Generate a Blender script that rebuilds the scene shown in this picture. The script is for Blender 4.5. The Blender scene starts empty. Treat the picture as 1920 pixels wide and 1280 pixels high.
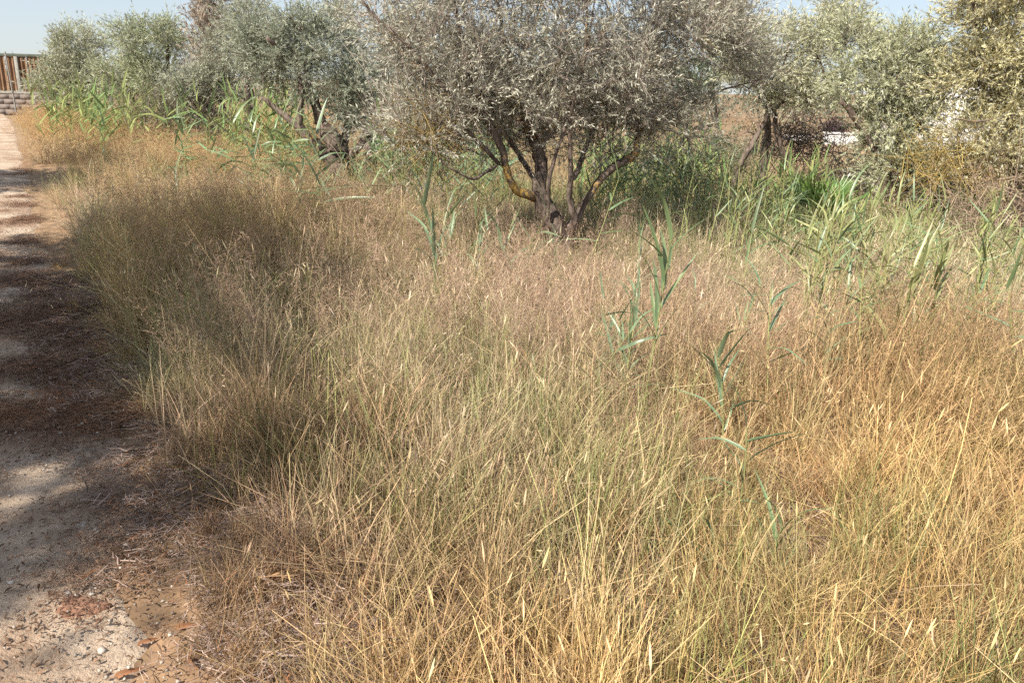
import bpy, math, random
import numpy as np
from mathutils import Vector, Matrix, Euler

R = math.radians
rng = np.random.default_rng(11)
random.seed(11)
scene = bpy.context.scene
col = scene.collection

# ------------------------------------------------------------------ camera
CAM_Z = 1.55
PITCH, ROLL, FPX = R(17.1), R(1.7), 1500.0
fwd = Vector((0, math.cos(PITCH), -math.sin(PITCH)))
up0 = Vector((0, math.sin(PITCH), math.cos(PITCH)))
rt0 = Vector((1, 0, 0))
rgt = math.cos(ROLL) * rt0 + math.sin(ROLL) * up0
upv = -math.sin(ROLL) * rt0 + math.cos(ROLL) * up0
cam_d = bpy.data.cameras.new('camera')
cam_d.sensor_width = 36.0
cam_d.lens = 36.0 * FPX / 1920.0
cam_d.clip_start = 0.05
cam_d.clip_end = 3000
cam = bpy.data.objects.new('camera', cam_d)
m = Matrix((rgt, upv, -fwd)).transposed().to_4x4()
m.translation = (0, 0, CAM_Z)
cam.matrix_world = m
col.objects.link(cam)
scene.camera = cam

# ------------------------------------------------------------------ sky, sun, exposure
SUN = Vector((-0.62, -0.72, 0.95)).normalized()
world = bpy.data.worlds.new('World')
scene.world = world
world.use_nodes = True
nt = world.node_tree
nt.nodes.clear()
sky = nt.nodes.new('ShaderNodeTexSky')
sky.sky_type = 'NISHITA'
sky.sun_disc = False
sky.sun_elevation = math.asin(SUN.z)
sky.sun_rotation = math.atan2(SUN.x, SUN.y)
sky.air_density = 1.0
sky.dust_density = .5
sky.ozone_density = 1.8
bg = nt.nodes.new('ShaderNodeBackground')
bg.inputs['Strength'].default_value = 0.10
wo = nt.nodes.new('ShaderNodeOutputWorld')
# summer haze: a pale even veil over the whole sky
veil = nt.nodes.new('ShaderNodeMix')
veil.data_type = 'RGBA'
veil.inputs[0].default_value = 0.7
veil.inputs[7].default_value = (3.0, 3.3, 3.75, 1)
nt.links.new(sky.outputs[0], veil.inputs[6])
nt.links.new(veil.outputs[2], bg.inputs['Color'])
nt.links.new(bg.outputs[0], wo.inputs['Surface'])
sun_d = bpy.data.lights.new('sun', 'SUN')
sun_d.energy = 4.6
sun_d.angle = R(0.6)
sun_d.color = (1.0, 0.93, 0.82)
sun_o = bpy.data.objects.new('sun', sun_d)
sun_o.rotation_euler = (-SUN).to_track_quat('-Z', 'Y').to_euler()
sun_o.location = (-20, -8, 30)
col.objects.link(sun_o)
scene.view_settings.view_transform = 'Standard'
scene.view_settings.look = 'None'
scene.view_settings.gamma = 1.0
scene.view_settings.exposure = 0.98
scene.render.engine = 'CYCLES'
cy = scene.cycles
cy.max_bounces = 5
cy.diffuse_bounces = 4
cy.glossy_bounces = 1
cy.transmission_bounces = 3
cy.use_denoising = False
cy.sample_clamp_indirect = 8
cy.adaptive_threshold = .03


# ------------------------------------------------------------------ helpers
def ray(px, py):
    return fwd + rgt * ((px - 960) / FPX) + upv * ((640 - py) / FPX)


def G(px, py, z=0.0):
    """the ground point seen at a photo pixel"""
    d = ray(px, py)
    t = (z - CAM_Z) / d.z
    return Vector((d.x * t, d.y * t, z))


def AT(px, py, y):
    """the point at distance y seen at a photo pixel"""
    d = ray(px, py)
    t = y / d.y
    return Vector((d.x * t, y, CAM_Z + d.z * t))


def link(o, parent=None):
    col.objects.link(o)
    if parent is not None:
        o.parent = parent
    return o


def tag(o, label=None, cat=None, group=None, kind=None):
    if label: o['label'] = label
    if cat: o['category'] = cat
    if group: o['group'] = group
    if kind: o['kind'] = kind
    return o


def empty(name, loc, label=None, cat=None, group=None):
    o = bpy.data.objects.new(name, None)
    o.empty_display_size = 0.1
    o.location = loc
    link(o)
    return tag(o, label, cat, group)


def mk_mesh(name, V, F, color=None, smooth=True, extra=None):
    V = np.asarray(V, np.float32).reshape(-1, 3)
    F = np.asarray(F, np.int32)
    me = bpy.data.meshes.new(name)
    n, k = F.shape
    me.vertices.add(len(V))
    me.vertices.foreach_set('co', V.ravel())
    me.loops.add(n * k)
    me.loops.foreach_set('vertex_index', F.ravel())
    me.polygons.add(n)
    me.polygons.foreach_set('loop_start', np.arange(0, n * k, k, dtype=np.int32))
    if smooth:
        me.polygons.foreach_set('use_smooth', np.ones(n, bool))
    if color is not None:
        c = np.ones((len(V), 4), np.float32)
        c[:, :3] = color
        a = me.attributes.new('Col', 'FLOAT_COLOR', 'POINT')
        a.data.foreach_set('color', c.ravel())
    me.update(calc_edges=True)
    return me


def obj(name, me, mat=None, parent=None, loc=None):
    if mat is not None:
        me.materials.clear()
        me.materials.append(mat)
    o = bpy.data.objects.new(name, me)
    if loc is not None:
        o.location = loc
    return link(o, parent)


class Acc:
    """collects quad geometry from several calls into one mesh"""
    def __init__(self):
        self.V, self.F, self.C, self.n = [], [], [], 0

    def add(self, VF, color=(1, 1, 1)):
        V, F = VF
        V = V.reshape(-1, 3)
        c = np.broadcast_to(np.asarray(color, np.float32), (len(V), 3)) if np.ndim(color) < 2 else np.asarray(color).reshape(-1, 3)
        self.V.append(V); self.F.append(F + self.n); self.C.append(c)
        self.n += len(V)

    def mesh(self, name, smooth=True):
        return mk_mesh(name, np.concatenate(self.V), np.concatenate(self.F), np.concatenate(self.C), smooth)


def norm(a):
    return a / np.maximum(np.linalg.norm(a, axis=-1, keepdims=True), 1e-9)


def ribbons(P, W, S):
    n, k = P.shape[:2]
    S = S if S.ndim == 3 else S[:, None, :]
    V = np.stack([P - S * W[..., None] * .5, P + S * W[..., None] * .5], 2)
    idx = np.arange(n * k * 2).reshape(n, k, 2)
    F = np.stack([idx[:, :-1, 0], idx[:, :-1, 1], idx[:, 1:, 1], idx[:, 1:, 0]], -1).reshape(-1, 4)
    return V.reshape(-1, 3), F


def tubes(P, Rd, sides=3):
    n, k = P.shape[:2]
    T = norm(np.gradient(P, axis=1))
    ref = np.where(np.abs(T[:, :1, 2:3]) < .9, np.array([0, 0, 1.]), np.array([1., 0, 0]))
    A = norm(np.cross(T, np.broadcast_to(ref, T.shape)))
    B = np.cross(T, A)
    th = np.linspace(0, 2 * np.pi, sides, endpoint=False)
    V = P[:, :, None] + Rd[:, :, None, None] * (A[:, :, None] * np.cos(th)[:, None] + B[:, :, None] * np.sin(th)[:, None])
    idx = np.arange(n * k * sides).reshape(n, k, sides)
    nx = np.roll(idx, -1, 2)
    F = np.stack([idx[:, :-1], nx[:, :-1], nx[:, 1:], idx[:, 1:]], -1).reshape(-1, 4)
    return V.reshape(-1, 3), F


def rdir(n):
    return norm(rng.normal(size=(n, 3)))


def vnoise(x, y, s=1.0, seed=0.0):
    """cheap smooth pseudo noise -1..1 (numpy or scalars)"""
    x = np.asarray(x) / s; y = np.asarray(y) / s
    return (np.sin(1.7 * x + 1.3 * y + seed) + np.sin(-1.1 * x + 2.3 * y + 2.1 * seed + 1.0)
            + np.sin(2.9 * x - .7 * y + .7 * seed + 4.0) + np.sin(.6 * x + 3.1 * y + 1.4 * seed + 2.2)) / 4


# ------------------------------------------------------------------ materials
def new_mat(name):
    mt = bpy.data.materials.new(name)
    mt.use_nodes = True
    t = mt.node_tree
    t.nodes.clear()
    return mt, t, t.nodes.new('ShaderNodeOutputMaterial')


def N(t, ty, **kw):
    n = t.nodes.new(ty)
    for k, v in kw.items():
        if k.startswith('i_'):
            n.inputs[k[2:].replace('_', ' ')].default_value = v
        else:
            setattr(n, k, v)
    return n


def ramp(t, fac, stops):
    r = t.nodes.new('ShaderNodeValToRGB')
    e = r.color_ramp.elements
    while len(e) < len(stops): e.new(0.5)
    for el, (p, c) in zip(e, stops):
        el.position = p
        el.color = (*c, 1) if len(c) == 3 else c
    t.links.new(fac, r.inputs[0])
    return r.outputs[0]


def mixc(t, a, b, fac, mode='MIX'):
    mx = t.nodes.new('ShaderNodeMix')
    mx.data_type = 'RGBA'
    mx.blend_type = mode
    for s, v in ((mx.inputs[6], a), (mx.inputs[7], b)):
        if isinstance(v, tuple): s.default_value = (*v, 1)
        else: t.links.new(v, s)
    if isinstance(fac, float): mx.inputs[0].default_value = fac
    else: t.links.new(fac, mx.inputs[0])
    return mx.outputs[2]


def leafy_mat(name, trans=0.3, gloss=0.0, tint=False, objrand=0.0, base=None):
    """thin leaf: diffuse + light through the blade; vertex colour gives the pigment"""
    mt, t, out = new_mat(name)
    if base is None:
        a = N(t, 'ShaderNodeAttribute', attribute_name='Col')
        c = a.outputs['Color']
    else:
        rg = N(t, 'ShaderNodeRGB'); rg.outputs[0].default_value = (*base, 1)
        c = rg.outputs[0]
        tc = N(t, 'ShaderNodeTexCoord')
        mp = N(t, 'ShaderNodeMapping'); mp.inputs['Scale'].default_value = (2.5, 70, 8)
        nz = N(t, 'ShaderNodeTexNoise'); nz.inputs['Scale'].default_value = 1.0; nz.inputs['Detail'].default_value = 3
        t.links.new(tc.outputs['Object'], mp.inputs[0]); t.links.new(mp.outputs[0], nz.inputs['Vector'])
        st = ramp(t, nz.outputs[0], [(.3, (.72, .74, .7)), (.7, (1.22, 1.2, 1.15))])
        c = mixc(t, c, st, 1.0, 'MULTIPLY')
        n2 = N(t, 'ShaderNodeTexNoise'); n2.inputs['Scale'].default_value = 3.0
        t.links.new(tc.outputs['Object'], n2.inputs['Vector'])
        yl = N(t, 'ShaderNodeMapRange'); yl.inputs['From Min'].default_value = .56; yl.inputs['From Max'].default_value = .78; yl.inputs['To Max'].default_value = .55
        t.links.new(n2.outputs[0], yl.inputs['Value'])
        c = mixc(t, c, (.42, .36, .17), yl.outputs[0])
    if tint:
        b = N(t, 'ShaderNodeAttribute', attribute_name='tint', attribute_type='INSTANCER')
        c = mixc(t, c, b.outputs['Color'], 1.0, 'MULTIPLY')
    if objrand:
        oi = N(t, 'ShaderNodeObjectInfo')
        h = N(t, 'ShaderNodeHueSaturation')
        mr = N(t, 'ShaderNodeMapRange')
        mr.inputs['To Min'].default_value = 1 - objrand; mr.inputs['To Max'].default_value = 1 + objrand
        t.links.new(oi.outputs['Random'], mr.inputs['Value'])
        t.links.new(mr.outputs[0], h.inputs['Value'])
        mr2 = N(t, 'ShaderNodeMapRange')
        mr2.inputs['To Min'].default_value = 0.485; mr2.inputs['To Max'].default_value = 0.515
        mu = N(t, 'ShaderNodeMath', operation='FRACT'); m2 = N(t, 'ShaderNodeMath', operation='MULTIPLY')
        m2.inputs[1].default_value = 17.3
        t.links.new(oi.outputs['Random'], m2.inputs[0]); t.links.new(m2.outputs[0], mu.inputs[0])
        t.links.new(mu.outputs[0], mr2.inputs['Value']); t.links.new(mr2.outputs[0], h.inputs['Hue'])
        t.links.new(c, h.inputs['Color'])
        c = h.outputs[0]
    d = N(t, 'ShaderNodeBsdfDiffuse')
    tr = N(t, 'ShaderNodeBsdfTranslucent')
    t.links.new(c, d.inputs['Color']); t.links.new(c, tr.inputs['Color'])
    mx = N(t, 'ShaderNodeMixShader'); mx.inputs[0].default_value = trans
    t.links.new(d.outputs[0], mx.inputs[1]); t.links.new(tr.outputs[0], mx.inputs[2])
    s = mx.outputs[0]
    if gloss:
        g = N(t, 'ShaderNodeBsdfGlossy'); g.inputs['Roughness'].default_value = 0.42
        m3 = N(t, 'ShaderNodeMixShader'); m3.inputs[0].default_value = gloss
        t.links.new(s, m3.inputs[1]); t.links.new(g.outputs[0], m3.inputs[2])
        s = m3.outputs[0]
    t.links.new(s, out.inputs[0])
    return mt


def solid_mat(name, c1, c2, scale=8.0, rough=0.85, bump=0.3, detail=5.0):
    mt, t, out = new_mat(name)
    tc = N(t, 'ShaderNodeTexCoord')
    nz = N(t, 'ShaderNodeTexNoise'); nz.inputs['Scale'].default_value = scale; nz.inputs['Detail'].default_value = detail
    t.links.new(tc.outputs['Object'], nz.inputs['Vector'])
    c = ramp(t, nz.outputs[0], [(.3, c1), (.7, c2)])
    p = N(t, 'ShaderNodeBsdfPrincipled'); p.inputs['Roughness'].default_value = rough
    p.inputs['Specular IOR Level'].default_value = 0.2
    t.links.new(c, p.inputs['Base Color'])
    if bump:
        b = N(t, 'ShaderNodeBump'); b.inputs['Strength'].default_value = bump; b.inputs['Distance'].default_value = .02
        t.links.new(nz.outputs[0], b.inputs['Height']); t.links.new(b.outputs[0], p.inputs['Normal'])
    t.links.new(p.outputs[0], out.inputs[0])
    return mt


def bark_mat(name, c1, c2):
    """bark with orange lichen where the 'Col' red channel says it grows"""
    mt, t, out = new_mat(name)
    tc = N(t, 'ShaderNodeTexCoord')
    mp = N(t, 'ShaderNodeMapping'); mp.inputs['Scale'].default_value = (1, 1, .35)
    t.links.new(tc.outputs['Object'], mp.inputs[0])
    nz = N(t, 'ShaderNodeTexNoise'); nz.inputs['Scale'].default_value = 26; nz.inputs['Detail'].default_value = 6
    t.links.new(mp.outputs[0], nz.inputs['Vector'])
    c = ramp(t, nz.outputs[0], [(.32, c1), (.68, c2)])
    n2 = N(t, 'ShaderNodeTexNoise'); n2.inputs['Scale'].default_value = 32; n2.inputs['Detail'].default_value = 4
    t.links.new(tc.outputs['Object'], n2.inputs['Vector'])
    a = N(t, 'ShaderNodeAttribute', attribute_name='Col')
    sep = N(t, 'ShaderNodeSeparateColor'); t.links.new(a.outputs['Color'], sep.inputs[0])
    ad = N(t, 'ShaderNodeMath', operation='ADD'); t.links.new(n2.outputs[0], ad.inputs[0]); t.links.new(sep.outputs[0], ad.inputs[1])
    lm = N(t, 'ShaderNodeMapRange'); lm.inputs['From Min'].default_value = .92; lm.inputs['From Max'].default_value = 1.12
    t.links.new(ad.outputs[0], lm.inputs['Value'])
    c = mixc(t, c, (.40, .255, .075), lm.outputs[0])
    p = N(t, 'ShaderNodeBsdfPrincipled'); p.inputs['Roughness'].default_value = .9
    p.inputs['Specular IOR Level'].default_value = .15
    t.links.new(c, p.inputs['Base Color'])
    b = N(t, 'ShaderNodeBump'); b.inputs['Strength'].default_value = .8; b.inputs['Distance'].default_value = .02
    t.links.new(nz.outputs[0], b.inputs['Height']); t.links.new(b.outputs[0], p.inputs['Normal'])
    t.links.new(p.outputs[0], out.inputs[0])
    return mt


M_GRASS = leafy_mat('grass_blades', .22, tint=True)
M_GRASSB = leafy_mat('grass_straw', .22)
M_LITTER = leafy_mat('dry_litter', .1, tint=True)
M_OLIVE = leafy_mat('olive_leaves', .30, gloss=.02)
M_REED = leafy_mat('reed_leaf_green', .28, gloss=.06, objrand=.22, base=(.185, .26, .125))
M_REEDB = leafy_mat('reed_leaf_blue_green', .28, gloss=.06, objrand=.2, base=(.195, .27, .155))
M_REEDY = leafy_mat('reed_leaf_yellow_green', .28, gloss=.05, objrand=.2, base=(.30, .325, .14))
M_REEDM = leafy_mat('reed_plants', .28)
M_STEM = leafy_mat('reed_stem', .1, objrand=.2, base=(.34, .35, .15))
M_TWIG = leafy_mat('twig_bark', 0.0)
M_BARK = bark_mat('olive_bark', (.06, .044, .034), (.22, .17, .14))
M_PALM = leafy_mat('palm_leaf', .2, gloss=.08, objrand=.15, base=(.15, .26, .06))
M_STONE = solid_mat('pale_limestone', (.36, .31, .26), (.56, .51, .45), 20)


# ------------------------------------------------------------------ terrain
BARE = [(185, 1400), (200, 1280), (215, 1130), (240, 960), (215, 830), (150, 700), (105, 560), (62, 430), (50, 345), (38, 290), (22, 232), (5, 214)]
TALL = [(335, 1400), (332, 1280), (332, 1130), (300, 960), (252, 800), (190, 650), (150, 520), (105, 420), (75, 340), (52, 290), (36, 240), (18, 215)]


def edge(pxs):
    p = [G(*q) for q in pxs]
    ys = np.array([q.y for q in p]); xs = np.array([q.x for q in p])
    ys = np.concatenate([[-4], ys]); xs = np.concatenate([[xs[0] + .56 * (ys[1] + 4)], xs])
    o = np.argsort(ys)
    return ys[o], xs[o]


E_BARE, E_TALL = edge(BARE), edge(TALL)


def bare_x(y): return np.interp(y, *E_BARE)
def tall_x(y): return np.interp(y, *E_TALL)


def hgt(x, y):
    """terrain height: flat ground with low humps, the track a hand lower than the field"""
    x = np.asarray(x, float); y = np.asarray(y, float)
    near = 1 / (1 + (np.hypot(x, y) / 40) ** 2)
    h = .05 * vnoise(x, y, 1.6, 1.0) * near + .02 * vnoise(x, y, .5, 3.0) * near
    d = x - bare_x(np.minimum(y, 45))
    h = h + .05 * np.clip(d / .8, 0, 1) * near
    far = np.clip((np.hypot(x, y) - 90) / 400, 0, 1)
    return h + far ** 2 * 6 * (1 + .6 * vnoise(x, y, 160, 2))


def grid_mesh(name, xs, ys, zf):
    X, Y = np.meshgrid(xs, ys)
    V = np.stack([X, Y, zf(X, Y)], -1)
    r, c = X.shape
    i = np.arange(r * c).reshape(r, c)
    F = np.stack([i[:-1, :-1], i[:-1, 1:], i[1:, 1:], i[1:, :-1]], -1).reshape(-1, 4)
    return mk_mesh(name, V, F)


def ground_mat():
    mt, t, out = new_mat('field_soil')
    tc = N(t, 'ShaderNodeTexCoord')
    n1 = N(t, 'ShaderNodeTexNoise'); n1.inputs['Scale'].default_value = .09; n1.inputs['Detail'].default_value = 6
    n2 = N(t, 'ShaderNodeTexNoise'); n2.inputs['Scale'].default_value = 9; n2.inputs['Detail'].default_value = 8
    for n in (n1, n2): t.links.new(tc.outputs['Object'], n.inputs['Vector'])
    a = ramp(t, n1.outputs[0], [(.35, (.26, .165, .10)), (.55, (.33, .235, .15)), (.7, (.20, .17, .085))])
    b = ramp(t, n2.outputs[0], [(.3, (.5, .5, .5)), (.7, (1.15, 1.1, 1.05))])
    c = mixc(t, a, b, 1.0, 'MULTIPLY')
    p = N(t, 'ShaderNodeBsdfPrincipled'); p.inputs['Roughness'].default_value = .95; p.inputs['Specular IOR Level'].default_value = .1
    t.links.new(c, p.inputs['Base Color'])
    bu = N(t, 'ShaderNodeBump'); bu.inputs['Strength'].default_value = .6; bu.inputs['Distance'].default_value = .03
    t.links.new(n2.outputs[0], bu.inputs['Height']); t.links.new(bu.outputs[0], p.inputs['Normal'])
    t.links.new(p.outputs[0], out.inputs[0])
    return mt


def path_mat():
    mt, t, out = new_mat('track_earth')
    tc = N(t, 'ShaderNodeTexCoord')
    def nz(s, d=6, rough=.55):
        n = N(t, 'ShaderNodeTexNoise'); n.inputs['Scale'].default_value = s; n.inputs['Detail'].default_value = d
        n.inputs['Roughness'].default_value = rough
        t.links.new(tc.outputs['Object'], n.inputs['Vector'])
        return n.outputs[0]
    n1, n2, n3 = nz(1.7), nz(14, 8, .65), nz(60, 4, .7)
    a = ramp(t, n1, [(.32, (.29, .195, .14)), (.45, (.38, .285, .21)), (.62, (.50, .41, .325)), (.8, (.44, .345, .26))])
    b = ramp(t, n2, [(.28, (.55, .48, .43)), (.45, (.95, .93, .9)), (.75, (1.08, 1.06, 1.04))])
    c = mixc(t, a, b, 1.0, 'MULTIPLY')
    d = ramp(t, n3, [(.3, (.85, .83, .81)), (.6, (1.03, 1.03, 1.03))])
    c = mixc(t, c, d, .6, 'MULTIPLY')
    p = N(t, 'ShaderNodeBsdfPrincipled'); p.inputs['Roughness'].default_value = .95; p.inputs['Specular IOR Level'].default_value = .1
    t.links.new(c, p.inputs['Base Color'])
    ad = N(t, 'ShaderNodeMath', operation='ADD'); t.links.new(n2, ad.inputs[0]); t.links.new(n3, ad.inputs[1])
    bu = N(t, 'ShaderNodeBump'); bu.inputs['Strength'].default_value = .7; bu.inputs['Distance'].default_value = .02
    t.links.new(ad.outputs[0], bu.inputs['Height']); t.links.new(bu.outputs[0], p.inputs['Normal'])
    t.links.new(p.outputs[0], out.inputs[0])
    return mt


def spaced(lo, hi, fine_lo, fine_hi, step):
    f = np.arange(fine_lo, fine_hi, step)
    g1, g2, s, v = [], [], step, fine_hi
    while v < hi: v += s; s *= 1.18; g1.append(v)
    s, v = step, fine_lo
    while v > lo: v -= s; s *= 1.18; g2.append(v)
    return np.concatenate([g2[::-1], f, g1])


ground = obj('ground', grid_mesh('ground', spaced(-1500, 1500, -13, 11, .28), spaced(-1500, 1800, -2, 20, .28), lambda X, Y: hgt(X, Y) - .012 - .05 * ((X < bare_x(np.minimum(Y, 45)) - .6) & (X > bare_x(np.minimum(Y, 45)) - 3.2) & (Y < 44))), ground_mat())
tag(ground, 'brown dry soil under the grass, reaching to the far fields', kind='structure')


def path_mesh():
    ys = np.concatenate([np.arange(-3, 9, .05), np.arange(9, 40.5, .25)])
    us = np.concatenate([[-.02], np.linspace(0, 1, 48) ** 1.3, [1.01]])
    ye = np.repeat(ys[:, None], len(us), 1)
    xr = bare_x(ye) + .10 * vnoise(ye * 3, ye, .8, 5) + .05 * vnoise(ye, ye * 4, .35, 2)
    X = xr - us[None] * (3.1 + .1 * vnoise(ye, ye, 1.0, 7))
    fade = np.clip(us / .12, 0, 1)[None]
    Z = hgt(X, ye) + .003 + fade * (.008 + .010 * vnoise(X, ye, .16, 2.) + .02 * vnoise(X, ye, .45, 6.))
    Z[:, 0] -= .03; Z[:, -1] -= .08
    V = np.stack([X, ye, Z], -1)
    r, c = X.shape
    i = np.arange(r * c).reshape(r, c)
    F = np.stack([i[:-1, 1:], i[:-1, :-1], i[1:, :-1], i[1:, 1:]], -1).reshape(-1, 4)
    return mk_mesh('dirt_path', V, F)


path = obj('dirt_path', path_mesh(), path_mat())
tag(path, 'pale rutted dirt track running up the left side of the field', kind='structure')


# ------------------------------------------------------------------ trees
def spline(pts, rad, step=.05):
    pts = np.array([tuple(p) for p in pts], float); rad = np.asarray(rad, float)
    n = len(pts)
    P = np.vstack([2 * pts[0] - pts[1], pts, 2 * pts[-1] - pts[-2]])
    out, ro = [], []
    for i in range(n - 1):
        k = max(2, int(np.linalg.norm(pts[i + 1] - pts[i]) / step))
        for j in range(k):
            t = j / k
            a, b, c, d = P[i], P[i + 1], P[i + 2], P[i + 3]
            out.append(.5 * (2 * b + (c - a) * t + (2 * a - 5 * b + 4 * c - d) * t * t + (3 * b - a - 3 * c + d) * t ** 3))
            ro.append(rad[i] * (1 - t) + rad[i + 1] * t)
    out.append(pts[-1]); ro.append(rad[-1])
    return np.array(out), np.array(ro)


def limb_mesh(pts, rad, sides=10, lichen=None, seed=0., rough=.16, step=.05):
    P, Rr = spline(pts, rad, step)
    P = np.vstack([P, P[-1] + (P[-1] - P[-2]) * .25]); Rr = np.append(Rr, .0006)
    Rr[0] = .001      # closed, buried start
    P = P + rng.normal(size=P.shape) * (Rr[:, None] * .10)
    P[0] = np.array(tuple(pts[0]))
    V, F = tubes(P[None], Rr[None], sides)
    V = V.reshape(len(P), sides, 3)
    th = np.linspace(0, 2 * np.pi, sides, endpoint=False)
    s = np.arange(len(P)) * .3
    dn = (np.sin(2 * th[None] + s[:, None] * .6 + seed) + np.sin(3 * th[None] - s[:, None] * .9 + 2 * seed) + np.sin(5 * th[None] + s[:, None] * 1.7)) / 3
    V = P[:, None] + (V - P[:, None]) * (1 + rough * 1.5 * dn[..., None])
    cl = np.zeros((len(P), sides, 3))
    if lichen is not None:
        li = np.interp(np.linspace(0, len(lichen) - 1, len(P)), np.arange(len(lichen)), lichen)
        cl[:] = li[:, None, None]
    return V.reshape(-1, 3), F, cl.reshape(-1, 3), P


def build_tree(name, label, cat, base, limbs, clouds, fine=False, per_twig=12, twigs=9, leaf=(.055, .0125), twig_len=(.18, .42),
               pal=((.17, .20, .12), (.30, .33, .24)), twig_col=(.20, .165, .13), silver=.3, up=.45, group=None, dead=0.0,
               lichen_twigs=0.0, thick=.016, wspread=.8, shrink=.0, gain=1.25, limb_scale=1.0, shoots=0):
    """limbs: (part name, points, radii, lichen); clouds: (centre, radii, number of leaf clumps)"""
    root = empty(name, base, label, cat, group)
    B = np.array(tuple(base), float)
    skel = []
    for i, (pn, pts, rad, li) in enumerate(limbs):
        rad = [q * limb_scale for q in rad]
        V, F, C, P = limb_mesh(pts, rad, 12 if rad[0] > .06 else 8, li, seed=i * 1.7)
        me = mk_mesh(pn, V - B, F, C)
        obj(pn, me, M_BARK, root)
        skel.append(P[len(P) // 3:] if pn != 'trunk' else P[len(P) // 2:])
    skel = np.vstack(skel)
    cs, outw = [], []
    for c, r, n in clouds:
        c = np.array(tuple(c)); r = np.array(r)
        r = np.maximum(r - shrink, r * .45)
        d = rdir(n) * (rng.random((n, 1)) ** .42)
        cs.append(c + d * r); outw.append(norm(d * r + 1e-6))
    cs = np.vstack(cs); outw = np.vstack(outw)
    keep = cs[:, 2] > .25
    cs, outw = cs[keep], outw[keep]
    order = np.argsort(np.min(np.linalg.norm(cs[:, None, :] - skel[None, ::3], axis=2), axis=1))
    cs, outw = cs[order], outw[order]
    # branches that carry each clump, grown from the nearest wood below it
    pool = np.vstack([skel, np.zeros((len(cs) * 2, 3))]); npool = len(skel)
    BP = np.zeros((len(cs), 6, 3)); BR = np.zeros((len(cs), 6))
    tt = np.linspace(0, 1, 6)[:, None]
    for i, c in enumerate(cs):
        dv = pool[:npool] - c
        dist = np.linalg.norm(dv, axis=1) + .8 * np.maximum(dv[:, 2], 0)
        s = pool[int(np.argmin(dist))]
        mid = s * .5 + c * .5 + rng.normal(size=3) * .07 * np.linalg.norm(c - s)
        mid[2] += .05
        BP[i] = s * (1 - tt) ** 2 + 2 * mid * tt * (1 - tt) + c * tt ** 2
        L = np.linalg.norm(c - s)
        BR[i] = np.linspace(min(thick, .004 + .014 * L), .0028, 6)
        pool[npool] = c; pool[npool + 1] = BP[i, 3]; npool += 2
    acc = Acc()
    bc = np.array(twig_col) * rng.uniform(.6, 1.3, (len(cs), 1))
    bs = 5 if fine else 3
    acc.add(tubes(BP, BR, bs), np.repeat(bc, 6 * bs, 0))
    # twigs
    n = len(cs) * twigs
    ci = np.repeat(np.arange(len(cs)), twigs)
    k = rng.integers(3, 6, n)
    st = BP[ci, k]
    d = norm(rdir(n) * wspread + outw[ci] * .55 + np.array([0, 0, up]))
    L = rng.uniform(*twig_len, n)
    t4 = np.linspace(0, 1, 4)
    bend = rdir(n) * .18
    TP = st[:, None] + d[:, None] * (L[:, None] * t4)[..., None] + bend[:, None] * (L[:, None] * t4 ** 2)[..., None]
    tw = np.linspace(.0024, .001, 4)[None] * np.ones((n, 1)) * (leaf[1] / .0125)
    tc = np.array(twig_col) * rng.uniform(.7, 1.6, (n, 1))
    if lichen_twigs:
        ly = rng.random(n) < lichen_twigs
        tc[ly] = np.array([.36, .25, .06]) * rng.uniform(.6, 1.1, (ly.sum(), 1))
    if fine: acc.add(tubes(TP[:, [0, 2, 3]], tw[:, [0, 2, 3]], 3), np.repeat(tc, 9, 0))
    else: acc.add(ribbons(TP[:, [0, 2, 3]], tw[:, [0, 2, 3]] * 1.8, rdir(n)), np.repeat(tc, 6, 0))
    if shoots:      # long bare upright shoots
        q = rng.integers(0, len(cs), shoots)
        d_ = norm(rdir(shoots) * .35 + outw[q] * .25 + np.array([0, 0, 1.]))
        t_ = np.linspace(0, 1, 5)
        Ls = rng.uniform(.4, .95, shoots)
        SP = BP[q, 1][:, None] + d_[:, None] * (Ls[:, None] * t_)[..., None] + (rdir(shoots) * .12)[:, None] * (Ls[:, None] * t_ ** 2)[..., None]
        acc.add(tubes(SP, np.linspace(.0055, .0016, 5)[None] * np.ones((shoots, 1)), 3), np.repeat(np.array(twig_col) * rng.uniform(.8, 1.5, (shoots, 1)), 15, 0))
    V = acc.mesh('twigs')
    V.transform(Matrix.Translation(-Vector(B)))
    tag(obj('twigs', V, M_TWIG, root), kind='stuff')
    # leaves
    live = rng.random(n) >= dead
    TPl, dl = TP[live], d[live]
    nl = len(TPl) * per_twig
    ti = np.repeat(np.arange(len(TPl)), per_twig)
    u = rng.uniform(.12, 1.0, nl) * 3
    i0 = np.minimum(u.astype(int), 2); fr = (u - i0)[:, None]
    pos = TPl[ti, i0] * (1 - fr) + TPl[ti, i0 + 1] * fr
    ld = norm(dl[ti] * 1.0 + rdir(nl) * .72 + np.array([0, 0, -.08]))
    sd = norm(np.cross(ld, rdir(nl)))
    LL = leaf[0] * rng.uniform(.65, 1.25, nl)[:, None]; WW = leaf[1] * rng.uniform(.75, 1.2, nl)[:, None]
    nrm = np.cross(ld, sd)
    mid = pos + ld * LL * .5 + nrm * LL * .06
    if fine:
        Vl = np.stack([pos, mid - sd * WW * .5, pos + ld * LL, mid + sd * WW * .5], 1)
    else:
        Vl = np.stack([pos - sd * WW * .55 + ld * LL * .15, pos + ld * LL, pos + sd * WW * .55 + nrm * LL * .05], 1)
    kv = Vl.shape[1]
    Fl = np.arange(nl * kv).reshape(nl, kv)
    tone = rng.random((nl, 1))
    cl = np.array(pal[0]) * (1 - tone) + np.array(pal[1]) * tone
    clump_t = rng.uniform(.78, 1.2, len(cs))[ci[live]][ti][:, None]
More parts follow.
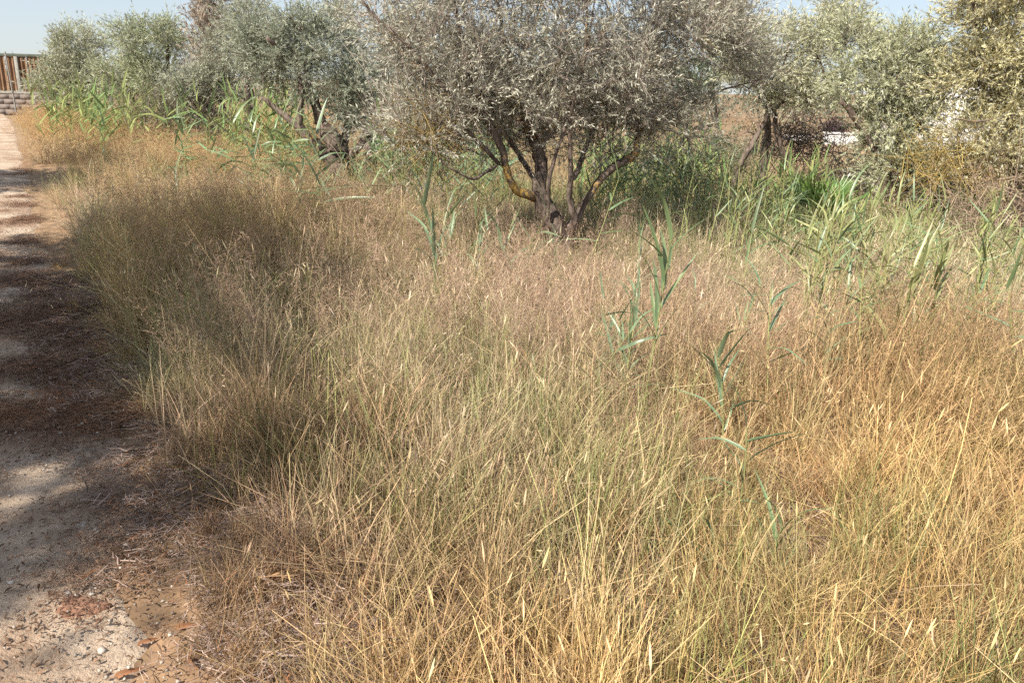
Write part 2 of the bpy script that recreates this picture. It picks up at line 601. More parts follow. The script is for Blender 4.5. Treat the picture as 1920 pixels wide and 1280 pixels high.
    cl = cl * clump_t * gain
    sv = rng.random(nl) < silver
    cl[sv] = np.array([.46, .46, .39]) * rng.uniform(.8, 1.15, (sv.sum(), 1))
    me = mk_mesh('crown', Vl.reshape(-1, 3) - B, Fl, np.repeat(cl, kv, 0))
    tag(obj('crown', me, M_OLIVE, root), kind='stuff')
    return root


def pts(y, *q):
    """limb points from photo pixels; each (px, py, offset in depth)"""
    return [AT(a, b, y + c) for a, b, c in q]


# ---- the big olive in the middle
Y0 = 7.6
b0 = Vector((AT(1058, 470, Y0).x, Y0, 0.0))
Lm = [
    ('trunk', [b0 + Vector((.02, 0, -.1)), AT(1056, 470, Y0), AT(1047, 430, Y0), AT(1026, 392, Y0), AT(1012, 362, Y0), AT(1008, 330, Y0)], [.18, .14, .12, .105, .088, .072], [0, 0, .05, .15, .3, .3]),
    ('limb', pts(Y0, (1016, 372, 0), (990, 364, -.05), (966, 356, -.1), (951, 325, -.15), (941, 280, -.2), (914, 225, -.25), (897, 185, -.3), (884, 144, -.35), (868, 80, -.4), (850, 0, -.4), (835, -70, -.4)),
     [.062, .058, .05, .044, .041, .036, .032, .027, .022, .016, .01], [.45, .6, .55, .15, .05, .05, .05, .05, .05, 0, 0]),
    ('limb', pts(Y0, (940, 312, -.16), (906, 276, -.3), (872, 238, -.4), (856, 196, -.45), (820, 150, -.5), (770, 90, -.5), (700, 28, -.5), (660, -30, -.5)),
     [.026, .023, .02, .018, .019, .016, .013, .008], [0, 0, .05, .1, .3, .3, .1, 0]),
    ('limb', pts(Y0, (934, 309, -.18), (912, 322, -.3), (888, 336, -.4), (868, 328, -.45), (842, 314, -.5), (822, 296, -.5)), [.02, .018, .016, .012, .008, .005], None),
    ('limb', pts(Y0, (1010, 352, 0), (1014, 310, .1), (1004, 272, .2), (990, 240, .25), (978, 196, .3), (960, 130, .35), (940, 50, .4), (930, -40, .4)),
     [.085, .075, .066, .06, .034, .026, .018, .01], [.2, .3, .45, .6, .5, .2, .1, 0]),
    ('limb', pts(Y0, (1022, 424, -.12), (1028, 390, -.16), (1030, 340, -.2), (1042, 290, -.2), (1056, 250, -.2), (1070, 190, -.1), (1100, 90, 0), (1120, -30, 0)), [.03, .026, .022, .018, .016, .014, .011, .007], None),
    ('limb', pts(Y0, (1082, 436, -.05), (1076, 405, -.1), (1066, 370, -.12), (1070, 325, -.15), (1069, 260, -.2), (1070, 215, -.25), (1084, 160, -.3), (1096, 110, -.3), (1100, 20, -.3), (1095, -80, -.3)),
     [.045, .036, .032, .028, .02, .017, .016, .014, .01, .006], [0, 0, 0, 0, 0, .1, .4, .4, .1, 0]),
    ('limb', pts(Y0, (1060, 440, .05), (1085, 400, .08), (1110, 358, .1), (1136, 326, .15), (1165, 305, .2), (1190, 290, .25), (1202, 246, .3), (1240, 230, .35), (1280, 206, .4), (1330, 176, .4), (1396, 158, .4), (1450, 140, .4)),
     [.07, .05, .04, .045, .05, .047, .03, .022, .016, .013, .009, .005], [0, .1, .5, .25, .5, .6, .15, 0, 0, 0, 0, 0]),
    ('limb', pts(Y0, (1196, 268, .28), (1196, 226, .2), (1196, 208, .2)), [.02, .013, .01], [.3, .2, .1]),
    ('limb', pts(Y0, (1225, 235, .35), (1220, 160, .3), (1212, 90, .3), (1208, -20, .3)), [.012, .010, .008, .005], None),
    ('limb', pts(Y0, (1075, 340, .1), (1110, 250, .5), (1160, 150, .7), (1220, 40, .8), (1270, -60, .8)), [.03, .026, .022, .016, .009], None),
    ('limb', pts(Y0, (1008, 345, .1), (960, 270, .6), (900, 170, .8), (800, 70, .9), (740, -10, .9)), [.034, .03, .024, .017, .009], None),
    ('limb', pts(Y0, (1052, 450, -.1), (1040, 432, -.16), (1026, 418, -.2)), [.07, .05, .03], [.15, .2, .1]),
]
c0 = [
    (AT(890, 20, Y0), (1.05, .85, .95), 180),
    (AT(1130, 10, Y0 + .1), (1.0, .9, .95), 170),
    (AT(1290, 90, Y0 + .3), (.62, .6, .36), 75),
    (AT(1340, 10, Y0 + .3), (.45, .5, .5), 45),
    (AT(760, 30, Y0), (.5, .6, .5), 50),
    (AT(960, 150, Y0 + .1), (.75, .6, .36), 60),
    (AT(1120, 160, Y0 + .2), (.55, .6, .42), 48),
    (AT(1000, -190, Y0), (1.3, 1.1, .8), 45),
    (AT(810, 235, Y0 - .3), (.5, .4, .3), 40),
    (AT(930, 255, Y0 + .5), (.6, .4, .28), 42),
    (AT(1130, 262, Y0 + .4), (.6, .4, .28), 42),
    (AT(1265, 235, Y0 + .4), (.5, .4, .26), 36),
    (AT(1400, 150, Y0 + .5), (.25, .4, .16), 14),
    (AT(870, 170, Y0 - .1), (.6, .5, .32), 52),
    (AT(1000, 215, Y0 + .1), (.6, .5, .26), 46),
    (AT(1190, 195, Y0 + .3), (.6, .5, .28), 46),
]
build_tree('olive_tree', 'large grey olive tree with lichened forked limbs, standing mid-field in front', 'tree', b0, Lm, c0, fine=True, limb_scale=.84, leaf=(.05, .0098), gain=1.5,
           per_twig=12, twigs=10, up=.6, twig_len=(.18, .50), shoots=190, pal=((.235, .23, .175), (.40, .39, .32)), twig_col=(.31, .26, .225), silver=.14, dead=.2, lichen_twigs=.05)

# ---- the darker olive left of it
Y1 = 13.0
b1 = Vector((AT(632, 318, Y1).x, Y1, 0))
L1 = [
    ('trunk', [b1 + Vector((.05, 0, -.1)), AT(636, 325, Y1), AT(632, 300, Y1), AT(630, 270, Y1), AT(616, 250, Y1), AT(600, 235, Y1)], [.24, .2, .17, .15, .12, .09], None),
    ('limb', pts(Y1, (632, 312, 0), (596, 275, -.1), (562, 242, -.2), (540, 222, -.2), (518, 204, -.2), (494, 184, -.2)), [.12, .09, .075, .055, .045, .03], [0, 0, .5, .1, 0, 0]),
    ('limb', pts(Y1, (562, 244, -.2), (561, 215, -.2), (565, 182, -.2), (560, 120, 0)), [.06, .05, .04, .02], None),
    ('limb', pts(Y1, (602, 238, 0), (580, 150, .1), (545, 85, .2)), [.09, .05, .02], None),
    ('limb', pts(Y1, (640, 310, .1), (676, 272, 0), (690, 250, 0), (698, 234, 0), (705, 190, .1)), [.09, .06, .055, .05, .02], [0, 0, .1, .5, 0]),
    ('limb', pts(Y1, (640, 305, .1), (655, 200, .4), (640, 100, .5)), [.08, .05, .02], None),
    ('limb', pts(Y1, (520, 86, -.6), (505, 76, -.7), (500, 70, -.7)), [.03, .03, .02], None),
]
c1 = [(AT(575, 115, Y1 + .2), (1.05, .9, .78), 165), (AT(662, 180, Y1 + .2), (.55, .7, .72), 85), (AT(510, 115, Y1 + .3), (.75, .7, .7), 70),
      (AT(560, 50, Y1 + .1), (.6, .6, .36), 40), (AT(480, 90, Y1 + .4), (.6, .6, .8), 50)]
build_tree('olive_tree', 'dark grey-green olive tree with a bent trunk, left of the large olive', 'tree', b1, L1, c1, shrink=.18, per_twig=13, twigs=10,
           leaf=(.058, .0125), gain=1.55, pal=((.165, .185, .13), (.28, .30, .225)), silver=.22, twig_len=(.2, .4), up=.3, dead=.04)


def simple_tree(name, label, px, base_y, depth, tops, leaf=(.09, .024), dens=1.0, trunk_r=.14, group=None, **kw):
    """tree further off: tops = list of (px, py, rx, ry, rz, clumps) leaf clouds"""
    b = Vector((AT(px, base_y, depth).x, depth, float(hgt(AT(px, base_y, depth).x, depth))))
    cl, lim = [], []
    h0 = b + Vector((.05, 0, .7))
    lim.append(('trunk', [b - Vector((0, 0, .1)), b + Vector((.03, 0, .35)), h0], [trunk_r * 1.3, trunk_r, trunk_r * .8], None))
    for (x, y, rx, ry, rz, n) in tops:
        c = AT(x, y, depth + random.uniform(-.3, .3))
        cl.append((c, (rx, ry, rz), int(n * dens)))
        mid = (h0 + c) * .5 + Vector((random.uniform(-.2, .2), random.uniform(-.2, .2), -.1))
        lim.append(('limb', [h0 - Vector((0, 0, .1)), mid, c], [trunk_r * .6, trunk_r * .4, .02], None))
    return build_tree(name, label, 'tree', b, lim, cl, leaf=leaf, group=group, shrink=.2, gain=1.6, wspread=1.0, **kw)


LEFTPAL = dict(pal=((.20, .215, .14), (.35, .36, .25)), silver=.25)
simple_tree('olive_tree', 'pale rounded olive tree nearest the rusty fence', 150, 205, 27, [(150, 90, 1.0, 1.1, .85, 90), (125, 145, 1.1, 1., .75, 75), (185, 160, 1.3, 1, .7, 70), (95, 165, .8, .8, .5, 35)], per_twig=13, twigs=9, leaf=(.1, .021), twig_len=(.3, .6), **LEFTPAL)
simple_tree('olive_tree', 'green-topped olive tree behind the far reeds, left of the brown column', 265, 210, 23, [(255, 85, .95, 1, .75, 75), (315, 75, .7, 1, .7, 50), (230, 145, 1.2, 1, .7, 75), (300, 150, 1.0, 1., .8, 75)], per_twig=13, twigs=9, leaf=(.09, .019), twig_len=(.28, .55), pal=((.18, .21, .12), (.32, .34, .22)), silver=.22)
simple_tree('withered_tree', 'tall withered brown tree rising behind the olives at left', 388, 215, 21, [(388, 90, .62, .7, 1.1, 85), (390, -10, .62, .7, 1.0, 75), (380, 160, .6, .7, .7, 40)], per_twig=10, twigs=9, leaf=(.09, .022), twig_len=(.28, .5), pal=((.20, .16, .12), (.33, .275, .22)), silver=.12, dead=.1, up=.7)
simple_tree('olive_tree', 'tall dark olive tree between the withered tree and the bent olive', 462, 220, 18.5, [(462, 50, .8, .8, .75, 80), (440, 110, .95, .8, .8, 85), (400, 165, .8, .7, .5, 40), (350, 165, .7, .7, .5, 40)], per_twig=13, twigs=9, leaf=(.075, .016), twig_len=(.25, .5), pal=((.18, .19, .135), (.31, .32, .235)), silver=.24)
simple_tree('olive_tree', 'thin olive tree with a lichened limb showing between the two nearer olives', 690, 260, 15.5, [(640, 55, .5, .6, .62, 30), (720, 130, .8, .7, .8, 60), (760, 60, .6, .7, .6, 40), (690, 200, .7, .6, .6, 40), (790, 190, .8, .6, .6, 50), (740, 240, .6, .5, .5, 26)], per_twig=11, twigs=9, leaf=(.075, .019), twig_len=(.25, .5), pal=((.17, .18, .12), (.29, .30, .22)), silver=.28)
simple_tree('cypress_tree', 'dark green tree top rising behind the large olive at right', 1350, 215, 24, [(1345, 60, .8, .9, 1.1, 80), (1330, -20, .7, .8, 1.0, 70), (1310, 160, 1.2, 1, .9, 60)], trunk_r=.06, per_twig=12, twigs=9, leaf=(.1, .026), twig_len=(.25, .45), pal=((.06, .085, .05), (.13, .16, .095)), silver=.05, up=1.0)
simple_tree('olive_tree', 'far olive tree half hidden behind the crown of the large olive', 1010, 240, 17, [(1010, 120, 1.5, 1, .8, 45), (860, 120, 1.2, 1, .8, 40), (1150, 140, 1.2, 1, .8, 40)], per_twig=10, twigs=9, leaf=(.085, .022), twig_len=(.25, .5), pal=((.15, .165, .11), (.26, .28, .2)), silver=.24)

# ---- right-hand olives
Y2 = 11.0
b2 = Vector((AT(1500, 350, Y2).x, Y2, 0))
L2 = [
    ('trunk', [b2 - Vector((0, 0, .1)), AT(1490, 336, Y2), AT(1470, 290, Y2), AT(1456, 246, Y2), AT(1450, 190, Y2), AT(1450, 120, Y2)], [.05, .042, .038, .034, .026, .012], None),
    ('trunk', [Vector((AT(1372, 345, Y2).x, Y2, -.1)), AT(1384, 320, Y2), AT(1412, 268, Y2), AT(1440, 214, Y2), AT(1462, 150, Y2), AT(1480, 80, Y2)], [.045, .038, .034, .028, .022, .012], None),
    ('trunk', [Vector((AT(1428, 340, Y2 + .5).x, Y2 + .5, -.1)), AT(1432, 300, Y2 + .5), AT(1440, 240, Y2 + .5), AT(1430, 150, Y2 + .5)], [.06, .055, .05, .02], None),
    ('limb', pts(Y2, (1452, 205, 0), (1520, 140, .2), (1540, 60, .2)), [.03, .022, .01], [0, .3, 0]),
    ('limb', pts(Y2, (1445, 215, 0), (1400, 130, .2), (1395, 60, .2)), [.03, .02, .01], None),
    ('limb', pts(Y2, (1612, 218, -.3), (1590, 198, -.25), (1560, 170, -.2), (1530, 100, -.1)), [.035, .03, .022, .01], [.5, .3, 0, 0]),
]
c2 = [(AT(1460, 110, Y2), (.72, .8, .50), 95), (AT(1560, 70, Y2), (.55, .6, .40), 62), (AT(1500, 185, Y2), (.55, .6, .28), 42), (AT(1400, 80, Y2), (.4, .5, .32), 34), (AT(1570, 15, Y2), (.22, .3, .22), 12), (AT(1395, 150, Y2), (.42, .4, .24), 30), (AT(1480, 175, Y2 + .2), (.55, .4, .25), 36)]
build_tree('olive_tree', 'loose pale olive on three leaning poles, right of the large olive', 'tree', b2, L2, c2, shrink=.10, gain=1.6, per_twig=15, twigs=9,
           leaf=(.055, .0115), pal=((.25, .255, .155), (.41, .40, .28)), silver=.22, twig_len=(.2, .42), dead=.1, lichen_twigs=.1)

Y3 = 9.8
b3 = Vector((AT(1690, 400, Y3).x, Y3, 0))
L3 = [
    ('trunk', [b3 - Vector((0, 0, .1)), AT(1688, 380, Y3), AT(1680, 320, Y3), AT(1690, 250, Y3)], [.13, .11, .09, .06], None),
    ('limb', pts(Y3, (1688, 380, 0), (1650, 300, -.1), (1600, 215, -.1), (1575, 190, -.1)), [.06, .045, .034, .02], [0, 0, .4, .3]),
    ('limb', pts(Y3, (1685, 300, 0), (1736, 200, .1), (1738, 165, .1), (1725, 140, .1)), [.05, .03, .022, .012], None),
    ('limb', pts(Y3, (1735, 205, .1), (1765, 165, .2), (1800, 115, .3), (1850, 60, .4)), [.028, .024, .02, .01], None),
    ('limb', pts(Y3, (1688, 270, 0), (1670, 160, .1), (1660, 90, .1)), [.05, .035, .012], None),
]
c3 = [(AT(1660, 130, Y3), (.50, .6, .42), 75), (AT(1700, 105, Y3), (.42, .5, .30), 48), (AT(1670, 240, Y3), (.48, .6, .42), 80), (AT(1690, 330, Y3 - .1), (.50, .5, .36), 72), (AT(1610, 70, Y3 + .2), (.28, .4, .18), 18), (AT(1745, 130, Y3 + .2), (.3, .4, .2), 22), (AT(1610, 165, Y3 + .2), (.4, .4, .24), 34), (AT(1735, 215, Y3 + .1), (.28, .3, .24), 22)]
build_tree('olive_tree', 'bushy silver-leaved olive growing low to the ground, beside the white house', 'tree', b3, L3, c3, shrink=.04, gain=1.6, per_twig=15, twigs=9,
           leaf=(.055, .0115), pal=((.24, .255, .15), (.42, .42, .28)), silver=.25, twig_len=(.16, .36), dead=.03)

Y4 = 9.0
b4 = Vector((AT(1900, 410, Y4).x, Y4, 0))
L4 = [
    ('trunk', [b4 - Vector((0, 0, .1)), AT(1900, 380, Y4), AT(1905, 300, Y4), AT(1890, 220, Y4)], [.13, .11, .09, .07], None),
    ('limb', pts(Y4, (1890, 230, 0), (1850, 120, .1), (1830, 30, .1), (1820, -50, .1)), [.06, .04, .03, .015], None),
    ('limb', pts(Y4, (1895, 240, 0), (1920, 120, .1), (1935, 0, .1)), [.06, .04, .02], None),
    ('limb', pts(Y4, (1990, 205, -.2), (1930, 217, -.2), (1880, 222, -.3), (1830, 228, -.4), (1790, 222, -.45)), [.03, .022, .016, .012, .006], [0, 0, .2, .4, .4]),
    ('limb', pts(Y4, (1900, 350, 0), (1960, 240, .1), (2020, 120, .1)), [.06, .045, .02], None),
]
c4 = [(AT(1850, 20, Y4), (.42, .5, .36), 52), (AT(1840, 130, Y4), (.36, .45, .28), 42), (AT(1910, 110, Y4), (.50, .5, .62), 105), (AT(1900, 200, Y4), (.36, .5, .3), 44),
      (AT(2010, 80, Y4), (.6, .6, .8), 90), (AT(1895, 290, Y4 - .3), (.4, .3, .3), 40), (AT(1960, 250, Y4 - .2), (.35, .3, .4), 36), (AT(1800, 60, Y4 + .2), (.16, .3, .3), 16), (AT(1790, 165, Y4 + .2), (.3, .3, .26), 30), (AT(1830, 270, Y4 - .1), (.4, .35, .3), 34), (AT(1900, -90, Y4), (.6, .6, .4), 50)]
build_tree('olive_tree', 'sunlit yellowish olive at the right edge, reaching above the picture', 'tree', b4, L4, c4, shrink=.06, gain=1.6, per_twig=15, twigs=9,
           leaf=(.055, .0112), pal=((.28, .265, .14), (.46, .42, .26)), silver=.2, twig_len=(.18, .4), dead=.1, lichen_twigs=.15)


# ------------------------------------------------------------------ bushes and brush
def brush(name, label, c, r, n, L, colr, leafn=0, pal=None, leaf=(.05, .014), width=.0035, cat='bush', upb=.6):
    c = Vector(c)
    root = empty(name, (c.x, c.y, 0), label, cat)
    B = np.array([c.x, c.y, 0.])
    st = rdir(n) * (rng.random((n, 1)) ** .5) * np.array(r) + np.array(tuple(c))
    st[:, 2] = np.maximum(st[:, 2] - .5 * r[2], .02)
    d = norm(rdir(n) + np.array([0, 0, upb]))
    ln = rng.uniform(*L, n)
    t = np.linspace(0, 1, 6)
    bend = rdir(n) * .5
    P = st[:, None] + d[:, None] * (ln[:, None] * t)[..., None] + bend[:, None] * (ln[:, None] * t ** 2)[..., None]
    P[..., 2] = np.maximum(P[..., 2], .01)
    W = np.linspace(width, width * .35, 6)[None] * rng.uniform(.6, 1.5, (n, 1))
    cc = np.array(colr) * rng.uniform(.55, 1.4, (n, 1))
    a = Acc(); a.add(tubes(P - B, W, 3), np.repeat(cc, 18, 0))
    tag(obj('twigs', a.mesh('twigs'), M_TWIG, root), kind='stuff')
    if leafn:
        nl = n * leafn
        ti = np.repeat(np.arange(n), leafn); k = rng.integers(1, 6, nl)
        pos = P[ti, k] + rng.normal(size=(nl, 3)) * .03
        ld = rdir(nl); sd = norm(np.cross(ld, rdir(nl)))
        LL = leaf[0] * rng.uniform(.6, 1.3, (nl, 1)); WW = leaf[1] * rng.uniform(.7, 1.2, (nl, 1))
        V = np.stack([pos, pos + ld * LL * .5 - sd * WW * .5, pos + ld * LL, pos + ld * LL * .5 + sd * WW * .5], 1) - B
        tone = rng.random((nl, 1))
        cl = np.array(pal[0]) * (1 - tone) + np.array(pal[1]) * tone
        tag(obj('foliage', mk_mesh('foliage', V.reshape(-1, 3), np.arange(nl * 4).reshape(-1, 4), np.repeat(cl, 4, 0)), M_OLIVE, root), kind='stuff')
    return root


p = AT(1285, 285, 9.6)
brush('shrub', 'dark green shrub behind the right limb of the large olive', (p.x, 10.4, .8), (.65, .4, .62), 240, (.25, .6), (.10, .085, .06), 18, ((.07, .09, .05), (.16, .18, .11)), leaf=(.06, .017))
p = AT(1600, 300, 12.8)
brush('shrub', 'low grey-green shrub between the leaning poles and the bushy olive', (p.x, 12.8, .55), (.75, .5, .5), 200, (.25, .6), (.2, .165, .12), 22, ((.17, .18, .11), (.30, .31, .21)), leaf=(.065, .016))
p = AT(1370, 250, 14.5)
brush('shrub', 'far olive-coloured shrub seen beneath the right limb of the large olive', (p.x, 14.8, .7), (.8, .5, .55), 200, (.3, .6), (.2, .165, .12), 22, ((.16, .17, .10), (.28, .28, .18)), leaf=(.075, .018))
p = AT(1760, 330, 10.2)
brush('shrub', 'grey-green undergrowth in the gap before the white house', (p.x, 10.2, .6), (.6, .4, .5), 190, (.25, .55), (.22, .18, .13), 20, ((.19, .20, .12), (.33, .33, .22)), leaf=(.055, .013))
p = AT(1840, 350, 8.6)
brush('dry_bush', 'tangle of bare reddish-brown twigs under the right-edge olive', (p.x + .25, 8.3, .62), (1.0, .5, .55), 820, (.3, .8), (.34, .255, .185), width=.004, upb=.35)
p = AT(1560, 320, 11.6)
brush('dry_bush', 'low pinkish-brown dead bush under the olive on leaning poles', (p.x, 11.6, .45), (1.2, .7, .42), 620, (.2, .55), (.33, .235, .19), width=.0045)
p = AT(1500, 225, 12.2)
brush('dry_bush', 'dark mass of dead twigs hanging among the leaning poles', (p.x, 12.2, 1.25), (.8, .5, .42), 700, (.2, .5), (.24, .19, .155), width=.005, upb=0)
p = AT(1790, 262, 8.9)
brush('dry_bush', 'yellowish tangle of thin twigs between the two right-hand olives', (p.x, 8.9, 1.15), (.5, .4, .35), 300, (.3, .6), (.37, .27, .10), width=.0035, upb=.1)
p = AT(800, 150, 7.2)
brush('dead_branches', 'lichen-yellow dead twigs hanging on the left side of the large olive', AT(800, 205, 7.3), (.35, .35, .40), 330, (.2, .45), (.31, .225, .10), width=.003, upb=.1, cat='branches')
p = AT(770, 320, 9.5)
brush('dead_branches', 'fallen grey branches lying in the grass between the two main olives', (p.x - .2, 9.6, .55), (.9, .5, .35), 130, (.4, 1.0), (.25, .2, .15), width=.005, upb=.1, cat='branches')
p = AT(300, 190, 17.5)
brush('shrub', 'bare grey-brown thicket behind the far reeds', (p.x, 18.5, 1.1), (1.3, .6, .6), 650, (.3, .8), (.24, .195, .15), 8, ((.17, .17, .11), (.27, .27, .19)), leaf=(.08, .02), width=.006)


# ------------------------------------------------------------------ built things far off
def box_vf(c, s):
    x, y, z = s[0] / 2, s[1] / 2, s[2] / 2
    V = np.array([[-x, -y, -z], [x, -y, -z], [x, y, -z], [-x, y, -z], [-x, -y, z], [x, -y, z], [x, y, z], [-x, y, z]]) + np.array(c)
    F = np.array([[0, 3, 2, 1], [4, 5, 6, 7], [0, 1, 5, 4], [1, 2, 6, 5], [2, 3, 7, 6], [3, 0, 4, 7]])
    return V, F


def box(name, c, s, mat, parent, rz=0):
    V, F = box_vf((0, 0, 0), s)
    me = mk_mesh(name, V, F, smooth=False)
    o = obj(name, me, mat, parent, c)
    o.rotation_euler.z = rz
    bv = o.modifiers.new('bevel', 'BEVEL'); bv.width = min(s) * .08; bv.segments = 1
    return o


M_WHITE = solid_mat('whitewash', (.72, .70, .67), (.83, .82, .80), 3, bump=.1)
M_RUST = solid_mat('rusty_sheet', (.15, .085, .05), (.30, .19, .115), 2.2, bump=.2)
M_GREYM = solid_mat('grey_metal', (.20, .19, .17), (.30, .29, .26), 6, bump=.1)
M_BLOCK = solid_mat('concrete_block', (.16, .13, .115), (.22, .185, .165), 5)
M_DARK = solid_mat('dark_opening', (.03, .03, .035), (.05, .05, .05), 3, bump=0)
M_TILE = solid_mat('terracotta', (.36, .17, .09), (.50, .27, .15), 5)
M_GREENM = solid_mat('green_paint', (.07, .085, .07), (.11, .12, .10), 4, bump=0)

# rusty sheet fence on a block wall where the track ends
YF = 39.0
fx0 = AT(-60, 205, YF).x; fx1 = AT(150, 205, YF).x
wl = empty('block_wall', ((fx0 + fx1) / 2, YF, 0), 'low pinkish-grey concrete block wall below the rusty sheet fence', 'wall')
bw, bh = .52, .235
nb = int((fx1 - fx0) / bw)
blk = mk_mesh('block', *box_vf((0, 0, 0), (bw - .014, .2, bh - .012)), smooth=False)
blk.materials.append(M_BLOCK)
for r_ in range(4):
    for i in range(nb + 1):
        o = bpy.data.objects.new('block', blk)
        o.location = (fx0 - wl.location.x + (i + .5 * (r_ % 2)) * bw, random.uniform(-.012, .012), bh * (r_ + .5))
        link(o, wl)
box('mortar', (0, .0, bh * 2 - .02), (fx1 - fx0, .14, bh * 4 - .04), solid_mat('mortar', (.2, .17, .15), (.27, .24, .21), 9), wl)
box('coping', (0, 0, bh * 4 + .05), (fx1 - fx0 + .4, .26, .09), M_GREYM, wl)
fz0, fz1 = bh * 4 + .16, 2.62
fc = empty('sheet_fence', ((fx0 + fx1) / 2, YF + .18, 0), 'rusty corrugated sheet fence standing behind the low block wall', 'fence')
pw = 1.0
npn = int((fx1 - fx0) / pw) + 1
u = np.linspace(0, pw - .02, 41)
zz = .045 * np.sign(np.sin(u / .2 * 2 * np.pi)) * np.minimum(1, np.abs(np.sin(u / .2 * 2 * np.pi)) * 2.2)
V = np.stack([np.stack([u, zz, np.full_like(u, fz0)], -1), np.stack([u, zz, np.full_like(u, fz1)], -1)], 0).reshape(-1, 3)
V = np.vstack([V, V + np.array([0, .006, 0])])
i = np.arange(40)
F = np.vstack([np.stack([i, i + 1, i + 42, i + 41], -1), np.stack([i + 83, i + 82, i + 123, i + 124], -1)])
sheet = mk_mesh('sheet_panel', V, F, smooth=False)
sheet.materials.append(M_RUST)
for k in range(npn):
    o = bpy.data.objects.new('sheet_panel', sheet)
    o.location = (fx0 - fc.location.x + k * pw, random.uniform(-.015, .015), random.uniform(-.03, .03))
    link(o, fc)
box('top_rail', (0, -.05, fz1 + .04), (fx1 - fx0 + .3, .09, .13), M_GREENM, fc)
xk = AT(32, 140, YF).x - fc.location.x
box('post', (xk, -.10, 1.35), (.16, .1, 2.5), M_GREYM, fc)
box('post', (xk + 4.2, -.10, 1.35), (.16, .1, 2.5), M_GREYM, fc)
# slim pole standing before the wall
pp = AT(27, 200, YF - 1.2)
pl = empty('metal_pole', (pp.x, YF - 1.2, 0), 'slim leaning grey pole in front of the block wall', 'pole')
V, F = tubes(np.array([[[.05, 0, -.05], [.02, 0, 1.], [-.03, 0, 2.], [-.06, 0, 2.75]]]), np.array([[.035, .035, .034, .034]]), 8)
obj('shaft', mk_mesh('shaft', V, F), M_GREYM, pl)
box('rail_clamp', (0, -.02, 1.05), (.12, .09, .07), M_GREYM, pl)

# white house behind the right-hand olives
YH = 29.0
hx = AT(1748, 200, YH).x
hz = AT(1770, 148, YH).z
hs = empty('white_house', (hx, YH, 0), 'small whitewashed house half hidden behind the right-hand olives', 'house')
box('wall', (4.0, 2.5, hz / 2), (8.0, 5.0, hz), M_WHITE, hs)
box('roof', (4.0, 2.5, hz + .07), (8.3, 5.3, .14), M_TILE, hs)
wd = box('window', (1.45, -.02, 1.45), (.85, .10, .95), M_WHITE, hs)
box('pane', (0, -.04, 0), (.7, .05, .8), M_DARK, wd)
dr = box('door', (4.7, -.02, 1.0), (.95, .08, 2.0), M_GREENM, hs)
box('handle', (.36, -.06, .0), (.04, .06, .14), M_GREYM, dr)
wd = box('window', (6.6, -.02, 1.45), (.85, .10, .95), M_WHITE, hs)
box('pane', (0, -.04, 0), (.7, .05, .8), M_DARK, wd)
# white garden walls in the far field
def garden_wall(px0, px1, py, y, h, label):
    a, b = AT(px0, py, y), AT(px1, py, y)
    c = (a + b) / 2
    g0 = AT(px0, py, y).z
    e = empty('garden_wall', (c.x, y, 0), label, 'wall', 'white garden walls in the far field')
    box('wall', (0, 0, g0 / 2 - .1 + h / 2), (b.x - a.x, .25, g0 + h), M_WHITE, e)
    box('coping', (0, 0, g0 + h - .06), (b.x - a.x + .08, .33, .07), M_WHITE, e)
garden_wall(1545, 1612, 264, 33, .36, 'bright white wall right of the leaning poles, beyond the dead bush')
garden_wall(1470, 1525, 262, 36, .22, 'lower broken white wall showing between the leaning poles')
# bougainvillea by the wall
p = AT(1592, 228, 32.5)
brush('bougainvillea', 'small purple-flowered bush above the bright white wall', (p.x, 33.8, .75), (.5, .4, .5), 130, (.2, .5), (.12, .09, .06), 14, ((.10, .035, .085), (.10, .10, .06)), leaf=(.09, .05), width=.008)


# distant trees and hedges: they read as one mass
def far_mass(name, label, spots, pal, leaf=.35):
    acc = Acc()
    for (x, y, w, h, n) in spots:
        q = rdir(n) * (rng.random((n, 1)) ** .35) * np.array([w, w * .7, h]) + np.array([x, y, h * .8])
        q = q[q[:, 2] > 0]
        k = len(q)
        ld = norm(rdir(k) + np.array([0, 0, .3])); sd = norm(np.cross(ld, rdir(k)))
        s = leaf * rng.uniform(.5, 1.2, (k, 1))
        V = np.stack([q, q + ld * s * .5 - sd * s * .22, q + ld * s, q + ld * s * .5 + sd * s * .22], 1)
        t = rng.random((k, 1))
        acc.add((V.reshape(-1, 3), np.arange(k * 4).reshape(-1, 4)), np.repeat(np.array(pal[0]) * (1 - t) + np.array(pal[1]) * t, 4, 0))
    o = obj(name, acc.mesh(name), M_OLIVE)
    return tag(o, label, kind='stuff')


sp = []
for a in np.linspace(-60, 34, 46):
    y = random.uniform(72, 100)
    sp.append((a * y / 75 + random.uniform(-1, 1), y, random.uniform(2, 3.6), random.uniform(1.2, 1.9) + (.7 if a < -30 else 0), 420))
far_mass('far_trees', 'far grey-green line of trees along the horizon', sp, ((.12, .14, .095), (.24, .26, .19)))
sp = []
for a in np.linspace(-9, 26, 26):
    y = random.uniform(38, 60)
    sp.append((a * y / 40, y, random.uniform(.7, 1.8), random.uniform(.18, .42), 150))
far_mass('far_scrub', 'low brownish scrub in the fields beyond the olives', sp, ((.22, .16, .09), (.30, .26, .14)), .22)


# ------------------------------------------------------------------ grass: tuft shapes, then a scatter
lib = {}
CLUMP = None
BAKED = ('dry', 'dry_mid', 'dry_tuft', 'green', 'green_mid', 'oat')


